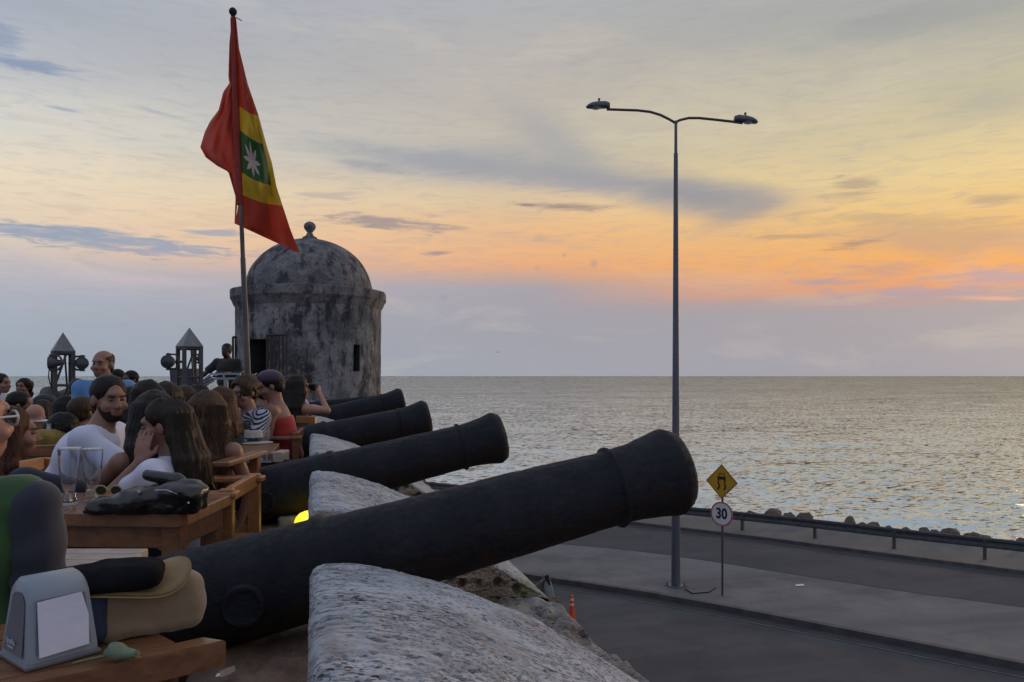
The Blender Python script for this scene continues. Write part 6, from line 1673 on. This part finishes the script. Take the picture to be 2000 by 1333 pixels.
db(414, 480, 733.4, 737.6, .3, M_black, 'equipment_tray', .28)
db(413, 432, 726, 730, .3, M_black, 'mixer', .15); db(446, 462, 725, 729, .32, M_black, 'deck', .12)
# folded striped parasol / banner between desk and lantern
f = Field((-.3, -.2, -.35), (.3, .2, .35), .012)
f.op(cap((-.08, 0, -.10), (.12, 0, .02), .035), .02); f.op(cap((-.06, .02, -.05), (.08, .02, .07), .03), .02); f.op(cap((-.10, .0, -.24), (-.02, 0, -.02), .05, .03), .02)
f.disp(lambda x, y, z: .012*fbm(x*14, y*14, z*14, 2, 31)); q = P(397, 745, 10.9)
fo = f.build('folded_parasol', stripes('blue and white awning stripes', (.05, .06, .14), (.34, .36, .44), 22, .7)); fo.location = q; fo.rotation_euler = (0, 0, -YAW); tag(fo, 'folded blue and white striped parasol between the right lantern and the mixing desk', 'parasol')
# blue planter / bin shaped cover under the right lantern
q = P(364, 745, 10.9)
bn = thing('tapered_stand', 'tapered bluish cloth covered stand under the right lantern', 'stand', (q.x, q.y, 0), -YAW)
M_pan = pm('bluish cover', (.07, .075, .12), (.10, .105, .15), 6, .8)
z0, z1 = .3, EYE+(735-722)/FX*10.9
for k in range(4):
    a0, a1 = ((-1, -1), (1, -1), (1, 1), (-1, 1))[k], ((-1, -1), (1, -1), (1, 1), (-1, 1))[(k+1) % 4]
    MB().add([(a0[0]*.10, a0[1]*.10, z0), (a1[0]*.10, a1[1]*.10, z0), (a1[0]*.175, a1[1]*.15, z1), (a0[0]*.175, a0[1]*.15, z1)], [(0, 1, 2, 3)]).build('side_panel', M_pan, bn, local=True)
MB().box((0, 0, z1), (.175, .15, .012)).build('top_board', M_pan, bn, local=True)
for s in (-1, 1):
    MB().box((s*.08, 0, z0/2), (.02, .02, z0/2)).build('foot', M_lant, bn, local=True)

# ------------------------------------------------------------------ fourth table with hat, backpack and number tag
T4 = TB
t4 = thing('table', 'wooden table with a white hat and a grey backpack, behind the second cannon', 'table', (*at_z(500, 872), 0))
pl = [at_z(530, 886), at_z(546, 866), at_z(440, 862), at_z(430, 884)]
pl = [np.array(p) for p in pl]
def lp_(a, b_, s): return a+(b_-a)*s
for k in range(3):
    a0, a1 = lp_(pl[0], pl[1], k/3), lp_(pl[0], pl[1], (k+1)/3-.01); b0, b1 = lp_(pl[3], pl[2], k/3), lp_(pl[3], pl[2], (k+1)/3-.01)
    MB().prism([tuple(a0), tuple(a1), tuple(b1), tuple(b0)], T4-.045, T4, bev=.004).build('plank', W_warm, t4)
for s, r_ in ((.06, .12), (.06, .85), (.95, .12), (.95, .85)):
    p = lp_(lp_(pl[0], pl[3], s), lp_(pl[1], pl[2], s), r_); MB().box((p[0], p[1], (T4-.05)/2), (.034, .034, (T4-.05)/2), R=rotm(-YAW), bev=.004).build('leg', W_warm, t4)
MB().box((*((pl[0]+pl[3])/2+FW*.03), T4-.09), (.3, .011, .04), R=rotm(-YAW)).build('apron', W_dark, t4)
MB().box((*(pl[0]+FW*.10+RT*.035), T4-.028), (.035, .09, .036), R=rotm(-YAW), bev=.006).build('end_block', W_grey, t4)
p = (pl[0]*.72+pl[3]*.28)-FW*.012
tg = MB().box((p[0], p[1], T4-.035), (.105, .004, .030), R=rotm(-YAW), bev=.001).build('number_tag', pm('worn white tag', (.33, .33, .36), (.22, .22, .25), 12, .6), t4)
nn_ = Vector((-FW[0], -FW[1], 0)); text_mesh('91', .055, M_bk, 'digits', tg, Vector((p[0], p[1], T4-.035))+Vector((*(RT*.07), 0))+nn_*.0045, Vector((RT[0], RT[1], 0)), Vector((0, 0, 1)), nn_, ext=.0006, loc0=t4['_o'])
# hat
q = G(490, 866, T4); q.z = T4+.001
ht = thing('hat', 'white straw hat with a black ribbon lying on the table by the backpack', 'hat', tuple(q), -YAW)
M_str = pm('white straw', (.40, .40, .38), (.33, .32, .29), 40, .85, bmp=.5, bscale=200, bdist=.003)
MB().lathe((0, 0, 0), [(0, .004), (.17, .002), (.172, .006), (.10, .014), (.094, .03), (.090, .085), (.083, .098), (.06, .103), (0, .098)], 48, sx=1.0, sy=.85).build('straw_body', M_str, ht, smooth=True, local=True)
MB().lathe((0, 0, 0), [(.0985, .017), (.0995, .018), (.0965, .045), (.0955, .046)], 48, sx=1.0, sy=.85).build('ribbon', pm('black ribbon', (.012, .012, .016), rough=.6), ht, smooth=True, local=True)
for s in (-1, 1): MB().add([(.05, -.085, .03), (.05+s*.028, -.092, .052), (.05+s*.034, -.090, .018)], [(0, 1, 2)]).build('bow', pm('black ribbon', (.012, .012, .016)), ht, local=True)
MB().box((-.03, -.089, .028), (.028, .003, .009), bev=.002).build('label_patch', pm('lilac patch', (.30, .29, .45)), ht, local=True)
# backpack
q = G(498, 858, T4); 
f = Field((-.24, -.16, -.01), (.24, .16, .33), .008)
f.op(rbox((0, 0, .10), (.17, .09, .10), .07), .02); f.op(ell((-.03, 0, .19), (.13, .085, .10)), .05)
f.disp(lambda x, y, z: .010*fbm(x*9, y*9, z*9, 3, 41)+.006*np.sin(44*(x*.7+z)+6*vn(x*7, y*7, z*7, 5)))
bk = thing('backpack', 'dark blue and grey patterned backpack standing behind the white hat', 'backpack', (q.x+FW[0]*.12, q.y+FW[1]*.12, T4), -YAW)
f.build('fabric_body', prints('navy grey camouflage', (.02, .025, .045), [(.10, .115, .15), (.03, .04, .07), (.22, .24, .27), (.02, .028, .05)], 9), bk)
MB().tube([(-.13, -.08, .04), (-.05, -.10, .14), (.05, -.10, .17), (.15, -.07, .14)], .007, 6).build('strap', M_str, bk, smooth=True, local=True)
f = Field((.05, -.14, -.01), (.24, .08, .16), .008); f.op(rbox((.15, -.03, .055), (.05, .05, .055), .03), .01); f.build('side_pocket', pm('pale grey canvas', (.20, .20, .19), rough=.9), bk)

# ------------------------------------------------------------------ chairs
def chair_at(label, u, v, z, face, **k):
    p = G(u, v, z); return armchair(label, p.x, p.y, -YAW+rad(face), **k)
def chair_under(label, u, t, face, **k):
    p = P(u, 735, t); return armchair(label, p.x, p.y, -YAW+rad(face), **k)
chair_under('orange lit wooden armchair under the woman in white, right of the black handbag', 372, 3.72, 96, m=W_lite, arm_z=.70, back_z=.74, slats=0)
chair_under('wooden armchair of the long haired woman, its post touching the second cannon', 374, 4.25, 0, arm_z=.78, back_z=.56, slats=0)
chair_under('wooden armchair behind the white T-shirt man, its back to the left', 118, 4.15, -90, m=W_lite, arm_z=.68, back_z=.78)
chair_under('wooden armchair of the woman in red, beside the third cannon', 528, 6.65, 100, arm_z=.72, back_z=.78)
chair_under('small slatted chair back near the fourth cannon', 583, 7.7, -10, m=W_lite, arm_z=.66, back_z=.86)
chair_under('wooden armchair of the curly haired man', 480, 6.9, 150)
chair_under('wooden armchair of the bald man in white', 72, 7.1, 8, arm_z=.66, back_z=.84)
chair_under('wooden armchair between the auburn haired woman and the left table', 60, 4.7, -150, arm_z=.66, back_z=.80)
chair_under('brown wooden armchair of the man in profile at the left edge', 14, 9.0, -95, back_z=1.0)
chair_under('low wooden chair under the green shirted man', -60, 1.95, 4, back_z=.50, arm_z=.40, w=.15)
# left table with bottles and plates
t5 = thing('table', 'wooden table with plates and small bottles left of the white T-shirt man', 'table', (*at_z(60, 895), 0))
c5 = np.array(at_z(50, 893))
for k in range(4): 
    MB().box((*(c5+FW*(-.2+k*.14)), T4-.022), (.42, .066, .022), R=rotm(-YAW), bev=.004).build('plank', W_dark, t5)
for sx in (-1, 1):
    for sy in (-1, 1): MB().box((*(c5+RT*.38*sx+FW*(.01+.24*sy)), (T4-.045)/2), (.03, .03, (T4-.045)/2), R=rotm(-YAW)).build('leg', W_dark, t5)
M_white = pm('white ceramic', (.42, .44, .46), rough=.3)
def plate_(label, u, v, r):
    p = G(u, v, TB); o = thing('plate', label, 'plate', (p.x, p.y, TB)); MB().lathe(p, [(0, .002), (r*.6, .001), (r, .014), (r*.97, .018), (r*.6, .007), (0, .007)], 28).build('dish', M_white, o, smooth=True)
plate_('white plate with leftovers on the left hand table', 60, 893, .12); plate_('second smaller white plate beside the leftovers', 82, 886, .08)
def bottle(label, u, v, h, m=M_white, r=.024):
    p = G(u, v, TB); o = thing('bottle', label, 'bottle', (p.x, p.y, TB)); MB().lathe(p, [(0, 0), (r, 0), (r, h*.5), (r*.5, h*.68), (r*.42, h*.95), (r*.5, h*.96), (r*.5, h), (0, h)], 16).build('bottle_body', m, o, smooth=True)
bottle('pale glass carafe standing at the end of the left hand table', 96, 872, .17, pm('pale glassy', (.30, .36, .40), rough=.15), .035)
bottle('small dark sauce bottle on the left hand table', 60, 876, .10, M_black, .018)
bottle('white bottle on the far left table edge, beside the man in profile', 6, 848, .10, M_white, .02) if False else None
for (u, v, t, lab) in ((7, 776, 8.6, 'white paper cone napkin at the far left, in front of the man in profile'), (52, 782, 8.8, 'first white cup beyond the man with the quiff'), (63, 782, 8.8, 'second white cup, right of the first')):
    p = P(u, v, t); h = 20/FX*t if u < 10 else 9/FX*t; o = thing('cup', lab, 'cup', tuple(p)); MB().lathe(p-Vector((0, 0, h*.4)), [(0, 0), (h*.45, 0), (h*.45 if u > 10 else h*.18, h*.8), (0, h*.8)], 14).build('cup_body', M_white, o, smooth=True)
# a low table carrying the far cups
t6 = thing('table', 'far dark wooden table with white cups at the left edge', 'table', (*((FW*8.9-RT*5.7)), 0))
zt6 = EYE+(735-787)/FX*8.8
for k in range(3): MB().box((*(FW*(8.7+k*.2)-RT*5.75), zt6-.02), (.55, .095, .02), R=rotm(-YAW)).build('plank', W_dark, t6)
for sx in (-1, 1):
    for sy in (-1, 1): MB().box((*(FW*(8.9+.25*sy)+RT*(-5.75+.5*sx)), (zt6-.04)/2), (.03, .03, (zt6-.04)/2), R=rotm(-YAW)).build('leg', W_dark, t6)

# ------------------------------------------------------------------ grey horse on the road, seen over the wall
hp = P(1068, 735, 13.6); hz = ROAD
hd_ = P(1068, 1127, 13.6)
f = Field((-.45, -2.1, 0), (.45, 1.1, 2.2), .022)
pl0 = V3(0, .62, hd_.z-hz-.10)
f.op(ell((0, -.75, 1.18), (.27, .72, .30)), .03); f.op(ell((0, -1.25, 1.22), (.26, .34, .29)), .06); f.op(ell((0, -.25, 1.15), (.22, .34, .30)), .06)
f.op(cap((0, -.05, 1.22), pl0+V3(0, -.10, -.06), .19, .10), .08)
f.op(cap(pl0, pl0+V3(0, .16, -.22), .085, .075), .03); f.op(cap(pl0+V3(0, .16, -.22), pl0+V3(0, .26, -.46), .072, .055), .03); f.op(ell(pl0+V3(0, .04, -.13), (.065, .10, .11)), .03)
for s in (-1, 1):
    f.op(cap(pl0+V3(s*.045, -.02, .06), pl0+V3(s*.06, -.01, .16), .028, .010), .01)
    f.op(cap((s*.14, -.15, 1.0), (s*.13, -.08, .62), .11, .055), .04); f.op(cap((s*.13, -.08, .62), (s*.13, -.09, .12), .05, .038), .02); f.op(cap((s*.13, -.09, .12), (s*.13, -.03, .04), .042, .06), .02)
    f.op(cap((s*.15, -1.35, 1.08), (s*.14, -1.22, .80), .17, .10), .05); f.op(cap((s*.14, -1.22, .80), (s*.14, -1.46, .56), .10, .055), .03); f.op(cap((s*.14, -1.46, .56), (s*.14, -1.40, .12), .052, .038), .02); f.op(cap((s*.14, -1.40, .12), (s*.14, -1.34, .04), .042, .06), .02)
f.op(cap((0, -1.52, 1.35), (0, -1.72, .9), .05, .06), .03)
hrz = -YAW-rad(158); off_ = Matrix.Rotation(hrz, 3, 'Z') @ Vector(tuple(pl0))
hr = thing('horse', 'grey horse with dark forelock and bridle on the road beyond the wall edge', 'horse', (hd_.x-off_.x, hd_.y-off_.y, hz), hrz)
f.build('body', pm('dapple grey coat', (.10, .11, .125), (.19, .20, .215), 7, .8), hr)
f = Field((-.2, -.4, 1.0), (.2, 1.1, 2.3), .012)
for k in range(9): a = V3(0, -.10, 1.40)*(1-k/8)+(pl0+V3(0, -.06, .07))*(k/8); f.op(cap(a, a+V3(0, -.10, -.09), .035, .02), .02)
f.op(cap(pl0+V3(0, .02, .10), pl0+V3(.0, .12, .0), .045, .02), .02); f.build('mane', HR['black'], hr)
for (c0, rr_) in ((pl0+V3(0, .215, -.34), .072), (pl0+V3(0, .03, -.02), .092)):
    MB().tube([c0+V3(rr_*math.cos(a), rr_*.25*math.sin(a), rr_*math.sin(a)) for a in np.linspace(0, 2*pi, 17)], .012, 6).build('bridle_strap', M_black, hr, local=True)
# bird far out over the sea
q = P(972, 689, 60); MB_ = MB().add([(x*.42, y*.42, z*.42) for x, y, z in ((-.35, 0, .10), (-.15, .05, .14), (0, .10, .0), (.15, .05, .15), (.35, 0, .08), (0, -.12, .0), (0, .2, .02), (0, 0, -.05))], [(0, 1, 2), (0, 2, 5), (4, 2, 3), (4, 5, 2), (2, 6, 5), (5, 6, 7), (2, 7, 6), (2, 5, 7)])
o = MB_.build('bird', M_black, None); o.location = q; tag(o, 'tiny dark bird flying over the sea left of the lamp post', 'bird')
for o in bpy.data.objects:
    if '_o' in o: del o['_o']
